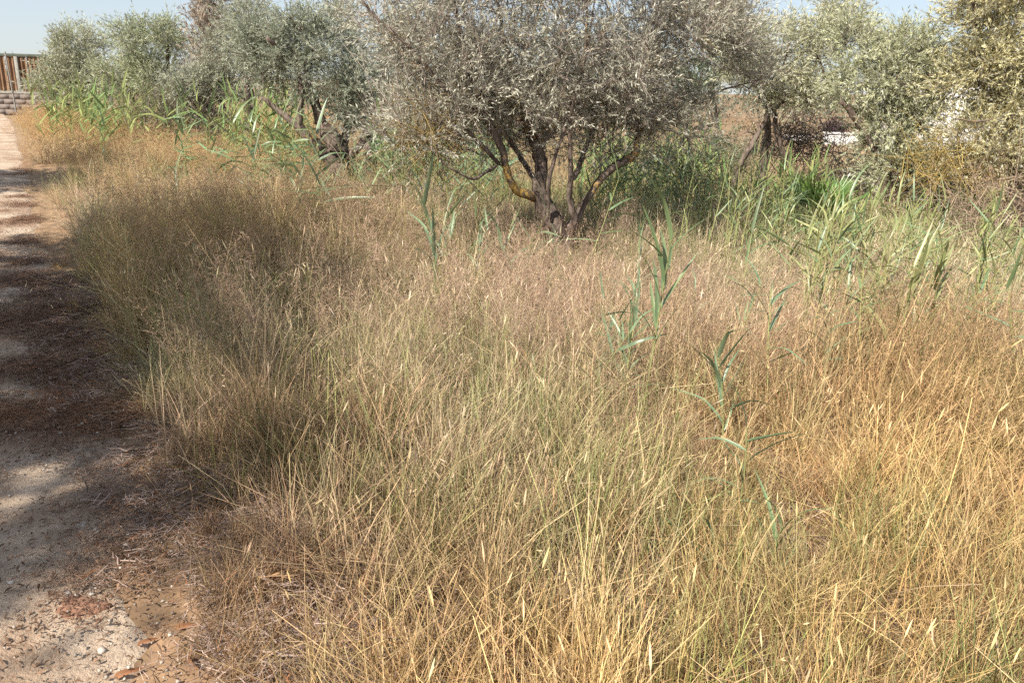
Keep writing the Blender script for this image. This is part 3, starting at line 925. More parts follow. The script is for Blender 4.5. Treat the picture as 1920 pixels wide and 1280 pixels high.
def stems(n, rad, h, lean, wid, k=5, facing=None):
    """n curved blades: returns P (n,k,3), side vectors"""
    a = rng.random(n) * 2 * np.pi; r = rad * np.sqrt(rng.random(n))
    b = np.stack([r * np.cos(a), r * np.sin(a), np.zeros(n)], -1)
    hh = rng.uniform(*h, n)
    az = rng.random(n) * 2 * np.pi
    le = rng.uniform(*lean, n)
    t = np.linspace(0, 1, k)
    out = np.stack([np.cos(az), np.sin(az), np.zeros(n)], -1)
    P = b[:, None] + np.array([0, 0, 1.]) * (hh[:, None] * t * (1 - .25 * le[:, None] * t))[..., None] + out[:, None] * (hh * le)[:, None, None] * (.35 * t + .65 * t ** 2)[None, :, None]
    P[:, 1:] += rng.normal(size=(n, k - 1, 3)) * .012 * hh[:, None, None]
    s = norm(np.stack([-np.sin(az), np.cos(az), np.zeros(n)], -1) + rdir(n) * .8)
    W = wid * rng.uniform(.6, 1.3, n)[:, None] * np.linspace(1, .3, k)[None]
    return P, W, s, hh


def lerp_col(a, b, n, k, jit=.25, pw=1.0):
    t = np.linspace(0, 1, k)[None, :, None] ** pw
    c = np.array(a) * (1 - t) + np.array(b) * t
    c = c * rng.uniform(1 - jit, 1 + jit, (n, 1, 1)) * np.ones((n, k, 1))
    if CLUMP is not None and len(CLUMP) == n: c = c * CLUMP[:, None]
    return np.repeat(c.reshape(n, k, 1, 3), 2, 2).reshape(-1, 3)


def lib_obj(kind, acc):
    if kind in BAKED:
        lib.setdefault(kind, []).append((np.concatenate(acc.V), np.concatenate(acc.F), np.concatenate(acc.C)))
        return
    me = acc.mesh(kind, True)
    me.materials.append(M_LITTER if kind.startswith('litter') else M_GRASS)
    o = bpy.data.objects.new(kind, me)
    lib.setdefault(kind, []).append(o)


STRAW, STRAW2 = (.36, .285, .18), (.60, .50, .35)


def spread_stems(n, half, clumps, h, lean, wid, k=5, cr=.09):
    """blades of a square patch, gathered in loose clumps"""
    P, W, s_, hh = stems(n, cr, h, lean, wid, k)
    cc = rng.uniform(-half, half, (clumps, 2))
    ch = rng.uniform(.6, 1.3, clumps)
    global CLUMP
    w = rng.integers(0, clumps, n)
    CLUMP = (np.array([1, 1, 1.]) + rng.normal(size=(clumps, 1)) * .13 + rng.normal(size=(clumps, 3)) * np.array([.05, .04, .07]))[w]
    P[:, :, 2] *= ch[w][:, None]
    P[:, :, 0] += cc[w, 0][:, None]; P[:, :, 1] += cc[w, 1][:, None]
    return P, W, s_, hh


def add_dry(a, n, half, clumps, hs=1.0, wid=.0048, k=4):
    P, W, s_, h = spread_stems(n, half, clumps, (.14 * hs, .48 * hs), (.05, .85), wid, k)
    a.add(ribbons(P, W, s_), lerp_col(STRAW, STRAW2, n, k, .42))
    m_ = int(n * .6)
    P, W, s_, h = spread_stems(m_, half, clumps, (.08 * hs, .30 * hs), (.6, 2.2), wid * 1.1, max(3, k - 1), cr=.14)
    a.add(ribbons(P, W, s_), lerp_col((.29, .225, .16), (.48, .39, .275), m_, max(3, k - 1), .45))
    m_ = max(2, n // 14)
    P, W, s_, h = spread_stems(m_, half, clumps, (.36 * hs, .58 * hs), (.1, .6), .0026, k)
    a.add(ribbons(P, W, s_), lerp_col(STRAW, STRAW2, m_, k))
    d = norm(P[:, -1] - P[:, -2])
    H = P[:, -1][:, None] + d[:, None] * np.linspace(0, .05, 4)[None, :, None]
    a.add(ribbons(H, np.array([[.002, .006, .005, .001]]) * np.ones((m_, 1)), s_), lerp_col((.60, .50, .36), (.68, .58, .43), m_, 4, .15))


def add_panicle(a, n, half, clumps, nodes=6, br=4, q=3, sz=1.0):
    P, W, s_, h = spread_stems(n, half, clumps, (.42, .72), (.08, .55), .0026, 6, cr=.07)
    a.add(ribbons(P, W, s_), lerp_col((.27, .27, .13), (.46, .37, .25), n, 6, .25))
    m_ = n * nodes * br
    si = np.repeat(np.arange(n), nodes * br)
    f = np.tile(np.repeat(np.linspace(.58, 1.0, nodes), br), n) * 5 - 1e-4
    i0 = f.astype(int); fr = (f - i0)[:, None]
    st = P[si, i0] * (1 - fr) + P[si, i0 + 1] * fr
    dr_ = norm(rdir(m_) * .75 + np.array([0, 0, .5]))
    ln = rng.uniform(.04, .11, m_) * np.tile(np.repeat(np.linspace(1.1, .5, nodes), br), n)
    t = np.linspace(0, 1, 2)
    BP_ = st[:, None] + dr_[:, None] * (ln[:, None] * t)[..., None]
    a.add(ribbons(BP_, np.full((m_, 2), .0012), rdir(m_)), lerp_col((.38, .285, .215), (.43, .33, .25), m_, 2, .2))
    qi = np.repeat(np.arange(m_), q)
    u_ = rng.uniform(.35, 1.05, m_ * q)[:, None]
    pos = st[qi] + dr_[qi] * ln[qi][:, None] * u_ + rng.normal(size=(m_ * q, 3)) * .006
    ld = norm(dr_[qi] + rdir(m_ * q) * .6); sd = norm(np.cross(ld, rdir(m_ * q)))
    V = np.stack([pos, pos + ld * .004 * sz - sd * .0016 * sz, pos + ld * .008 * sz, pos + ld * .004 * sz + sd * .0016 * sz], 1).reshape(-1, 3)
    cc = np.array([.41, .305, .235]) * rng.uniform(.6, 1.4, (m_ * q, 1))
    a.add((V, np.arange(m_ * q * 4).reshape(-1, 4)), np.repeat(cc, 4, 0))


def add_oat(a, n, half, clumps):
    P, W, s_, h = spread_stems(n, half, clumps, (.40, .66), (.1, .7), .0028, 6)
    a.add(ribbons(P, W, s_), lerp_col((.44, .36, .19), (.62, .51, .33), n, 6, .2))
    q = 4
    qi = np.repeat(np.arange(n), q)
    f = rng.uniform(.62, .999, n * q) * 5
    i0 = f.astype(int); fr = (f - i0)[:, None]
    st = P[qi, i0] * (1 - fr) + P[qi, np.minimum(i0 + 1, 5)] * fr
    hd = norm(rdir(n * q) * np.array([1, 1, .3]) + np.array([0, 0, .15]))
    t = np.linspace(0, 1, 3)
    BP_ = st[:, None] + hd[:, None] * (.03 * t)[None, :, None]; BP_[:, 2, 2] -= .012
    a.add(ribbons(BP_, np.full((n * q, 3), .0009), rdir(n * q)), lerp_col(STRAW2, STRAW2, n * q, 3))
    e = BP_[:, 2]
    dd = norm(hd * .5 + rdir(n * q) * .35 + np.array([0, 0, -.45]))
    H = e[:, None] + dd[:, None] * np.linspace(0, .024, 4)[None, :, None]
    a.add(ribbons(H, np.array([[.0012, .0046, .0036, .0008]]) * np.ones((n * q, 1)), norm(np.cross(dd, rdir(n * q)))), lerp_col((.68, .58, .42), (.76, .67, .5), n * q, 4, .12))


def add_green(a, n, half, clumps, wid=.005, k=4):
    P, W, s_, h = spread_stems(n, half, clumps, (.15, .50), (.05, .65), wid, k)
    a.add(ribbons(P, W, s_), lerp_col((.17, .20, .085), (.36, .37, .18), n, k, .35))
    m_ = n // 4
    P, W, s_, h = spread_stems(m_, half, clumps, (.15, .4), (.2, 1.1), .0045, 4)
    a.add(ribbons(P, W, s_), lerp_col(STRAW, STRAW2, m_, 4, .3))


for v in range(7):
    a = Acc(); add_dry(a, 235, .26, 9, 1.0, .0041); lib_obj('dry', a)
    a = Acc(); add_dry(a, 108, .26, 8, 1.0, .0074, 3); lib_obj('dry_mid', a)
    a = Acc(); add_dry(a, 42, .04, 1); lib_obj('dry_tuft', a)
    a = Acc(); add_dry(a, 300, .55, 16, 1.5, .010, 3); lib_obj('dry_far', a)
    a = Acc(); add_panicle(a, 24, .27, 8); lib_obj('panicle', a)
    a = Acc(); add_panicle(a, 64, .6, 18, 5, 5, 4, 1.6); lib_obj('panicle_far', a)
    a = Acc(); add_green(a, 140, .26, 8); lib_obj('green', a)
    a = Acc(); add_green(a, 70, .3, 8, .007, 3); lib_obj('green_mid', a)
for v in range(6):
    a = Acc(); add_oat(a, 9, .3, 6); lib_obj('oat', a)
for v in range(6):       # flattened straw and needles lying on the ground
    a = Acc()
    n = 330
    c = np.stack([rng.uniform(-.2, .2, n), rng.uniform(-.2, .2, n), rng.uniform(.002, .026, n)], -1)
    az = rng.random(n) * 2 * np.pi
    d = np.stack([np.cos(az), np.sin(az), rng.normal(size=n) * .12], -1)
    L = rng.uniform(.015, .07, n)
    t = np.linspace(-.5, .5, 4)
    P = c[:, None] + d[:, None] * (L[:, None] * t)[..., None]
    P += rng.normal(size=P.shape) * .0014
    P[..., 2] = np.maximum(P[..., 2], .001)
    cc = np.array([.32, .25, .205]) * rng.uniform(.3, 1.5, (n, 1))
    red = rng.random(n) < .12
    cc[red] = np.array([.30, .15, .08]) * rng.uniform(.6, 1.2, (red.sum(), 1))
    a.add(ribbons(P, np.full((n, 4), .0019) * rng.uniform(.6, 1.8, (n, 1)), norm(np.cross(d, np.array([0, 0, 1.])) + rdir(n) * .5)), np.repeat(cc, 8, 0))
    lib_obj('litter', a)


for v in range(5):       # dark leaf scraps and bark bits
    a = Acc()
    n = 70
    c = np.stack([rng.uniform(-.22, .22, n), rng.uniform(-.22, .22, n), rng.uniform(.002, .010, n)], -1)
    az = rng.random(n) * 2 * np.pi
    d = np.stack([np.cos(az), np.sin(az), rng.normal(size=n) * .15], -1)
    P = c[:, None] + d[:, None] * (rng.uniform(.006, .03, n)[:, None] * np.linspace(-.5, .5, 3))[..., None]
    P[:, 1, 2] += .003
    cc = np.array([.17, .105, .07]) * rng.uniform(.4, 1.9, (n, 1))
    a.add(ribbons(P, np.array([[.002, .006, .001]]) * rng.uniform(.5, 1.4, (n, 1)), norm(np.cross(d, np.array([0, 0, 1.])) + rdir(n) * .4)), np.repeat(cc, 6, 0))
    lib_obj('litter_bits', a)
for v in range(4):       # grit and small stones
    a = Acc()
    for q_ in range(26):
        s_ = .0025 + .007 * rng.random() ** 3
        V, F = box_vf((0, 0, 0), (1, 1, 1))
        V = norm(V + rng.normal(size=V.shape) * .25) * s_ * np.array([1, .8, .6]) + np.array([rng.uniform(-.22, .22), rng.uniform(-.22, .22), s_ * .3])
        a.add((V, F), np.array([.42, .36, .30]) * rng.uniform(.6, 1.35))
    lib_obj('litter_grit', a)


def scatter(name, label, kind, pos, rot, scl, tint):
    """one object: a point cloud carrying tufts through geometry nodes"""
    srcs = lib[kind]
    c = bpy.data.collections.new('tufts_' + kind + '_' + name)
    for o in srcs: c.objects.link(o)
    n = len(pos)
    me = bpy.data.meshes.new(name)
    me.vertices.add(n)
    me.vertices.foreach_set('co', np.asarray(pos, np.float32).ravel())
    def att(nm, ty, key, arr):
        a_ = me.attributes.new(nm, ty, 'POINT'); a_.data.foreach_set(key, arr.ravel())
    att('rot', 'FLOAT_VECTOR', 'vector', np.asarray(rot, np.float32))
    att('scl', 'FLOAT_VECTOR', 'vector', np.asarray(scl, np.float32))
    tc = np.ones((n, 4), np.float32); tc[:, :3] = tint
    att('tint', 'FLOAT_COLOR', 'color', tc)
    att('idx', 'INT', 'value', rng.integers(0, len(srcs), n).astype(np.int32))
    o = bpy.data.objects.new(name, me)
    link(o)
    tag(o, label, kind='stuff')
    g = bpy.data.node_groups.new('scatter_' + name, 'GeometryNodeTree')
    g.interface.new_socket('Geometry', in_out='INPUT', socket_type='NodeSocketGeometry')
    g.interface.new_socket('Geometry', in_out='OUTPUT', socket_type='NodeSocketGeometry')
    gi, go = g.nodes.new('NodeGroupInput'), g.nodes.new('NodeGroupOutput')
    m2p = g.nodes.new('GeometryNodeMeshToPoints')
    ci_ = g.nodes.new('GeometryNodeCollectionInfo')
    ci_.inputs['Collection'].default_value = c
    ci_.inputs['Separate Children'].default_value = True
    ci_.inputs['Reset Children'].default_value = True
    iop = g.nodes.new('GeometryNodeInstanceOnPoints')
    iop.inputs['Pick Instance'].default_value = True
    def na(nm, ty):
        q_ = g.nodes.new('GeometryNodeInputNamedAttribute'); q_.data_type = ty; q_.inputs[0].default_value = nm
        return q_.outputs[0]
    L_ = g.links.new
    L_(gi.outputs[0], m2p.inputs[0]); L_(m2p.outputs[0], iop.inputs['Points'])
    L_(ci_.outputs[0], iop.inputs['Instance'])
    L_(na('idx', 'INT'), iop.inputs['Instance Index'])
    L_(na('rot', 'FLOAT_VECTOR'), iop.inputs['Rotation'])
    L_(na('scl', 'FLOAT_VECTOR'), iop.inputs['Scale'])
    L_(iop.outputs[0], go.inputs[0])
    md = o.modifiers.new('scatter', 'NODES'); md.node_group = g
    return o


def bake(name, label, kind, pos, rot, scl, tint):
    """the same scatter written out as one mesh"""
    src = lib[kind]
    Vs, Fs, Cs, o_ = [], [], [], 0
    cx, sx = np.cos(rot[:, 0]), np.sin(rot[:, 0]); cyy, sy = np.cos(rot[:, 1]), np.sin(rot[:, 1]); cz, sz = np.cos(rot[:, 2]), np.sin(rot[:, 2])
    Z = np.zeros_like(cx); O = np.ones_like(cx)
    Rx = np.stack([O, Z, Z, Z, cx, -sx, Z, sx, cx], -1).reshape(-1, 3, 3)
    Ry = np.stack([cyy, Z, sy, Z, O, Z, -sy, Z, cyy], -1).reshape(-1, 3, 3)
    Rz = np.stack([cz, -sz, Z, sz, cz, Z, Z, Z, O], -1).reshape(-1, 3, 3)
    Mx = Rz @ Ry @ Rx
    pick = rng.integers(0, len(src), len(pos))
    for i in range(len(pos)):
        V, F, C = src[pick[i]]
        Vs.append((V * scl[i]) @ Mx[i].T + pos[i]); Fs.append(F + o_); Cs.append(C * tint[i]); o_ += len(V)
    me = mk_mesh(name, np.concatenate(Vs), np.concatenate(Fs), np.concatenate(Cs))
    return tag(obj(name, me, M_GRASSB), label, kind='stuff')


def field_points(dens, y0, y1, edge_fn, jitter=.25, xmax=None, falloff=None):
    """random points over the field, thinning with distance as falloff says"""
    area_w = lambda y: .80 * y + 2.2
    n = int(dens * sum((area_w(y) * 2) * .5 for y in np.arange(y0, y1, .5)))
    y = y0 + (y1 - y0) * rng.random(n * 2)
    W_ = .80 * y1 + 2.2
    x = rng.uniform(-W_, W_, n * 2)
    k = (np.abs(x) < area_w(y))
    x, y = x[k], y[k]
    e = edge_fn(np.minimum(y, 45)) + jitter * vnoise(x * 2, y * 2, .5, 4) + rng.normal(size=len(x)) * .08
    k = x > e
    x, y = x[k], y[k]
    if falloff is not None:
        k = rng.random(len(x)) < falloff(x, y)
        x, y = x[k], y[k]
    return x, y


def blob(x, y, px, py, rx, ry, z=.3):
    c = G(px, py, z)
    return np.exp(-(((x - c.x) / rx) ** 2 + ((y - c.y) / ry) ** 2))


def tilt(n, lx=0., ly=0., amt=.12):
    """euler: spin about z, then lean"""
    r = np.zeros((n, 3))
    r[:, 0] = rng.normal(size=n) * amt - ly
    r[:, 1] = rng.normal(size=n) * amt + lx
    r[:, 2] = rng.random(n) * 2 * np.pi
    # Euler XYZ applies x, y, z in turn, so turn the wanted lean into the spun frame
    c, s = np.cos(r[:, 2]), np.sin(r[:, 2])
    a, b = r[:, 0].copy(), r[:, 1].copy()
    r[:, 0] = a * c + b * s
    r[:, 1] = -a * s + b * c
    return r


def trunk_free(x, y):
    return np.hypot(x - b0.x, y - b0.y) > .22


def tint_of(x, y, n, base, gold=1.0):
    t = np.array(base)[None] * np.ones((n, 1))
    g = blob(x, y, 1750, 1000, 1.2, 1.2) + .8 * blob(x, y, 1850, 720, 1.1, 1.1) + .7 * blob(x, y, 220, 240, 3.5, 7) + .7 * blob(x, y, 900, 1250, 1.1, .6)
    g = np.clip(g, 0, 1)[:, None] * gold
    t = t * (1 - g) + t * np.array([.98, .86, .62]) * g
    pnk = np.clip(blob(x, y, 950, 480, 1.6, 1.8) + blob(x, y, 1350, 650, 1.2, 1.0) + .8 * blob(x, y, 520, 420, 1.6, 1.6), 0, 1)[:, None]
    t = t * (1 - pnk) + t * np.array([1.0, .93, .92]) * pnk
    pur = np.clip(blob(x, y, 500, 790, .7, .8) + .6 * blob(x, y, 620, 1000, .5, .5), 0, 1)[:, None]
    t = t * (1 - pur) + t * np.array([.76, .64, .63]) * pur
    t = t * (1 + .16 * vnoise(x, y, .55, 9)[:, None]) * rng.uniform(.82, 1.18, (n, 1))
    gr = np.clip(vnoise(x, y, .4, 3) * .5 + .1 + .5 * blob(x, y, 880, 760, 1.1, .9), 0, 1)[:, None] * .35
    t = t * (1 - gr) + t * np.array([.80, 1.0, .62]) * gr
    gs = np.clip(1.1 * blob(x, y, 280, 480, 1.5, 3.2), 0, 1)[:, None]
    t = t * (1 - gs) + t * np.array([1.02, .94, .72]) * gs
    return t


def gscatter(name, label, kind, x, y, smin, smax, base, lx=.0, amt=.14, zs=None, gold=1.0):
    k = trunk_free(x, y)
    x, y = x[k], y[k]
    n = len(x)
    z = hgt(x, y) - .02
    s = rng.uniform(smin, smax, n)
    if zs is not None: s = s * zs(x, y)
    rt = tilt(n, lx + .10 * np.clip((x - .2) / 2, -1, 1.2), 0., amt)
    (bake if kind in BAKED else scatter)(name, label, kind, np.stack([x, y, z], -1), rt, np.stack([s, s, s], -1), tint_of(x, y, n, base, gold))


def edge_short(x, y):
    """tufts stay short beside the track and over the trampled front-left corner"""
    d = x - tall_x(np.minimum(y, 45))
    e = .42 + .58 * np.clip(d / (.55 + .02 * y), 0, 1)
    low = blob(x, y, 420, 1180, .45, .7, 0)
    return e * (1 - .35 * low)


def grid_points(step, y0, y1, keep, margin=.30, jit=.45):
    """jittered grid over the field, patch centres a margin inside the tall-grass edge"""
    W_ = .80 * y1 + 2.2
    X, Y = np.meshgrid(np.arange(-W_, W_, step), np.arange(y0, y1, step))
    x = (X + rng.uniform(-jit, jit, X.shape) * step).ravel(); y = (Y + rng.uniform(-jit, jit, X.shape) * step).ravel()
    k = (np.abs(x) < .80 * y + 1.8) & (x > tall_x(np.minimum(y, 45)) + margin + .12 * vnoise(x, y, .4, 4))
    x, y = x[k], y[k]
    k = rng.random(len(x)) < keep(x, y)
    return x[k], y[k]


one = lambda x, y: np.ones_like(x)
low_z = lambda x, y: hz_f(x, y)


def hz_f(x, y):
    """how tall the grass stands: low about the olive's foot, taller in the shaded stand by the track"""
    h = 1.0 + .30 * blob(x, y, 300, 600, 1.2, 3.2, 0) - .22 * blob(x, y, 1030, 520, 1.3, 1.2, 0) + .12 * vnoise(x, y, .9, 6) + .16 * vnoise(x, y, .28, 2)
    h = h - .06 * (y < 3.3) - .38 * blob(x, y, 1390, 1000, .32, .75, 0) - .2 * blob(x, y, 1230, 760, .35, .6, 0) - .30 * blob(x, y, 1600, 600, 1.7, 1.0, 0) - .2 * blob(x, y, 800, 580, .4, .5, 0) - .10 * blob(x, y, 480, 1150, .6, .6, 0) + .15 * blob(x, y, 1850, 800, 1.0, 1.2, 0)
    d = x - tall_x(np.minimum(y, 45))
    h = h * (.5 + .5 * np.clip(d / .65, 0, 1))
    return np.clip(h, .35, 1.5)


x, y = grid_points(.36, 5.4, 9.6, one)
gscatter('middle_dry_grass', 'dry grass standing in the middle of the field up to the trees', 'dry_mid', x, y, .85, 1.12, (1, 1, 1), zs=hz_f)
x, y = grid_points(.36, 1.0, 5.5, one)
gscatter('dry_grass', 'dry straw-coloured grass filling the field in front', 'dry', x, y, .85, 1.12, (1, 1, 1), zs=hz_f)
x, y = grid_points(.35, .9, 3.8, one, .2)
gscatter('low_dry_grass', 'low matted straw at the foot of the nearest grass', 'dry', x, y, .5, .75, (.98, .93, .88), amt=.25)
x, y = field_points(34, 1.0, 14, tall_x)
k = (x < tall_x(y) + .55)
gscatter('edge_grass', 'dry tufts along the ragged border of the tall grass', 'dry_tuft', x[k], y[k], .55, 1.1, (.98, .95, .92), zs=lambda x, y: hz_f(x, y) * (.5 + .5 * np.clip((x - tall_x(y)) / .5, 0, 1)), amt=.22)
pan_d = lambda x, y: np.clip(.05 + .85 * blob(x, y, 900, 480, 2.2, 2.0) + 1.1 * blob(x, y, 400, 430, 2.2, 3.2) + .8 * blob(x, y, 1350, 640, 1.3, 1.2) + .4 * blob(x, y, 1700, 620, 1.4, 1.2) + .35 * blob(x, y, 560, 760, .6, .6), 0, .95) * (y > 2.8)
x, y = grid_points(.42, 2.6, 10, pan_d)
gscatter('panicle_grass', 'tall pinkish airy seed-head grass around the large olive', 'panicle', x, y, .8, 1.08, (1, .97, .97), zs=hz_f, amt=.07)
x, y = grid_points(.5, 1.2, 8, lambda x, y: np.clip(.5 + .5 * vnoise(x, y, .6, 8) + .2 * (x > 0), 0, 1))
gscatter('wild_oats', 'wild oat stalks with pale papery husks standing through the dry grass', 'oat', x, y, .7, 1.05, (1, 1, 1), zs=hz_f, amt=.12)
grn = lambda x, y: np.clip(.10 + .85 * blob(x, y, 880, 800, 1.1, 1.1) + .3 * blob(x, y, 1350, 900, 1.0, 1.0) + 1.3 * blob(x, y, 280, 500, 1.6, 3.5) + .8 * blob(x, y, 560, 480, 1.5, 1.5) + .7 * blob(x, y, 1750, 480, 3, 2.2) + .5 * (y > 7) + .35 * blob(x, y, 1750, 1250, .5, .4), 0, 1)
x, y = grid_points(.40, 1.0, 8.7, grn)
gscatter('green_grass', 'green grass blades mixed low among the straw', 'green', x, y, .85, 1.15, (1, 1, 1), zs=hz_f, gold=.4)
x, y = grid_points(.5, 8.5, 14, lambda x, y: np.where(x > -4, .85, .3))
gscatter('middle_green_grass', 'green grass standing among the trunks of the olives', 'green_mid', x, y, .8, 1.2, (1, 1, 1), gold=.3)
# around and beyond the trees
x, y = grid_points(.8, 9.3, 30, lambda x, y: np.clip(1.2 - y / 40, .2, 1) * np.where(x > 2.5 + .02 * y, .45, 1), .5)
gscatter('far_grass', 'golden grass of the field around and beyond the olive trees', 'dry_far', x, y, .5, .8, (.92, .88, .80), zs=lambda x, y: np.where(y < 13, .8, 1.0))
x, y = grid_points(.85, 9.6, 38, lambda x, y: np.clip(.85 * (x < -.22 * y) + .25 * (y < 14), 0, 1), .5)
gscatter('far_panicle_grass', 'ochre seed-head grass along the far end of the track', 'panicle_far', x, y, .75, 1.1, (1.25, 1.16, .86), zs=lambda x, y: np.where(y < 13.5, .68, 1.0))
# litter under the grass, on the margin and over the track
x, y = field_points(18, .9, 7, lambda y_: bare_x(y_) + .1, jitter=.35)
k = rng.random(len(x)) < np.clip(1.5 - (x - tall_x(y)) / 1.2, .35, 1)
x, y = x[k], y[k]
n = len(x)
scatter('straw_litter', 'grey-brown flattened straw and needles between track and tall grass', 'litter', np.stack([x, y, hgt(x, y) + .0], -1),
        np.stack([rng.normal(size=n) * .05, rng.normal(size=n) * .05, rng.random(n) * 6.28], -1), np.repeat(rng.uniform(.8, 1.5, (n, 1)), 3, 1),
        np.array([1, .95, .95]) * rng.uniform(.65, 1.2, (n, 1)))
n = 4200
y = rng.uniform(1.2, 15, n); x = bare_x(y) - rng.random(n) ** 1.4 * 3.0
k = (vnoise(x * 2.2, y * 2.2, 1.0, 5) + .55 * vnoise(x, y, .22, 2) - .25 + .5 * np.exp(-(bare_x(y) - x) / .25) + .6 * blob(x, y, 60, 620, 1.0, 2.0, 0)) > rng.random(n) * .9
x, y = x[k], y[k]; n = len(x)
scatter('track_litter', 'brown needles and leaf bits strewn over the dirt track', 'litter', np.stack([x, y, hgt(x, y) + .012], -1),
        np.stack([rng.normal(size=n) * .04, rng.normal(size=n) * .04, rng.random(n) * 6.28], -1), np.repeat(rng.uniform(.35, .9, (n, 1)), 3, 1),
        np.array([.85, .70, .60]) * rng.uniform(.6, 1.2, (n, 1)))
def on_track(n, y0, y1, w=3.0, pw=1.2):
    y = y0 + (y1 - y0) * rng.random(n) ** 1.3
    x = bare_x(y) + .25 - rng.random(n) ** pw * w
    r_ = np.stack([rng.normal(size=n) * .04, rng.normal(size=n) * .04, rng.random(n) * 6.28], -1)
    return x, y, r_
x, y, r_ = on_track(900, 1.0, 11)
k = vnoise(x, y, .5, 12) + .5 * vnoise(x, y, .17, 3) + .35 > rng.random(len(x)) * .9
x, y, r_ = x[k], y[k], r_[k]; n = len(x)
scatter('leaf_scraps', 'dark scraps of leaf and bark lying on the dirt track', 'litter_bits', np.stack([x, y, hgt(x, y) + .012], -1), r_, np.repeat(rng.uniform(.7, 1.3, (n, 1)), 3, 1), np.array([1, 1, 1.]) * rng.uniform(.7, 1.3, (n, 1)))
x, y, r_ = on_track(520, 1.0, 9); n = len(x)
scatter('grit', 'pale grit and small stones bedded in the dirt track', 'litter_grit', np.stack([x, y, hgt(x, y) + .010], -1), r_, np.repeat(rng.uniform(.7, 1.4, (n, 1)), 3, 1), np.array([1, 1, 1.]) * rng.uniform(.8, 1.2, (n, 1)))
# a drift of reddish litter across the track
c_ = G(120, 770)
n = 120
x = c_.x + rng.normal(size=n) * .28; y = c_.y + rng.normal(size=n) * .13
scatter('reddish_litter', 'drift of reddish-brown needles across the track edge', 'litter', np.stack([x, y, hgt(x, y) + .012], -1), np.stack([rng.normal(size=n) * .05, rng.normal(size=n) * .05, rng.random(n) * 6.28], -1), np.repeat(rng.uniform(.4, .8, (n, 1)), 3, 1), np.array([1.0, .76, .58]) * rng.uniform(.6, 1.2, (n, 1)))
# short tufts on the margin
x, y = field_points(30, 1.0, 12, lambda y_: bare_x(y_) + .12, jitter=.3)
k = (x < tall_x(y) + .3) & (vnoise(x, y, .3, 1) + .1 > rng.random(len(x)) * .8)
x, y = x[k], y[k]
gscatter('margin_grass', 'short sparse dry grass along the edge of the track', 'dry_tuft', x, y, .22, .5, (.86, .74, .62), amt=.35)


# ------------------------------------------------------------------ reeds
def leaf_mesh(arch, wid, droop, seed, twist=.3):
    k = 9
    t = np.linspace(0, 1, k)
    X = t * (1 - .12 * arch * t)
    Z = -.5 * arch * t ** 2 + droop * np.maximum(t - .55, 0) * -1.2
    w = wid * np.minimum(1, t * 6 + .35) * (1 - t ** 2.2) ** .8 + .001
    tw = twist * t
    V = []
    for i in range(k):
        c, s = math.cos(tw[i]), math.sin(tw[i])
        for e in (-1, 0, 1):
            yy, zz = e * w[i] * .5, abs(e) * w[i] * .16
            V.append((X[i], yy * c - zz * s + .02 * math.sin(3 * t[i] + seed), Z[i] + yy * s + zz * c))
    F = []
    for i in range(k - 1):
        for j in range(2):
            a = i * 3 + j
            F.append((a, a + 1, a + 4, a + 3))
    return np.array(V), np.array(F)


LV = [leaf_mesh(a, w, d, s, tw) for a, w, d, s, tw in ((.25, .078, 0, 0, .25), (.5, .07, 0, 1, -.3), (.15, .062, 0, 2, .15), (.7, .074, .2, 3, .4), (.35, .08, .55, 4, -.2), (.1, .085, 0, 5, .1))]
LEAF = {}
for key, mat in (('g', M_REED), ('b', M_REEDB), ('y', M_REEDY)):
    LEAF[key] = []
    for v, f in LV:
        me = mk_mesh('leaf', v, f); me.materials.append(mat); LEAF[key].append(me)


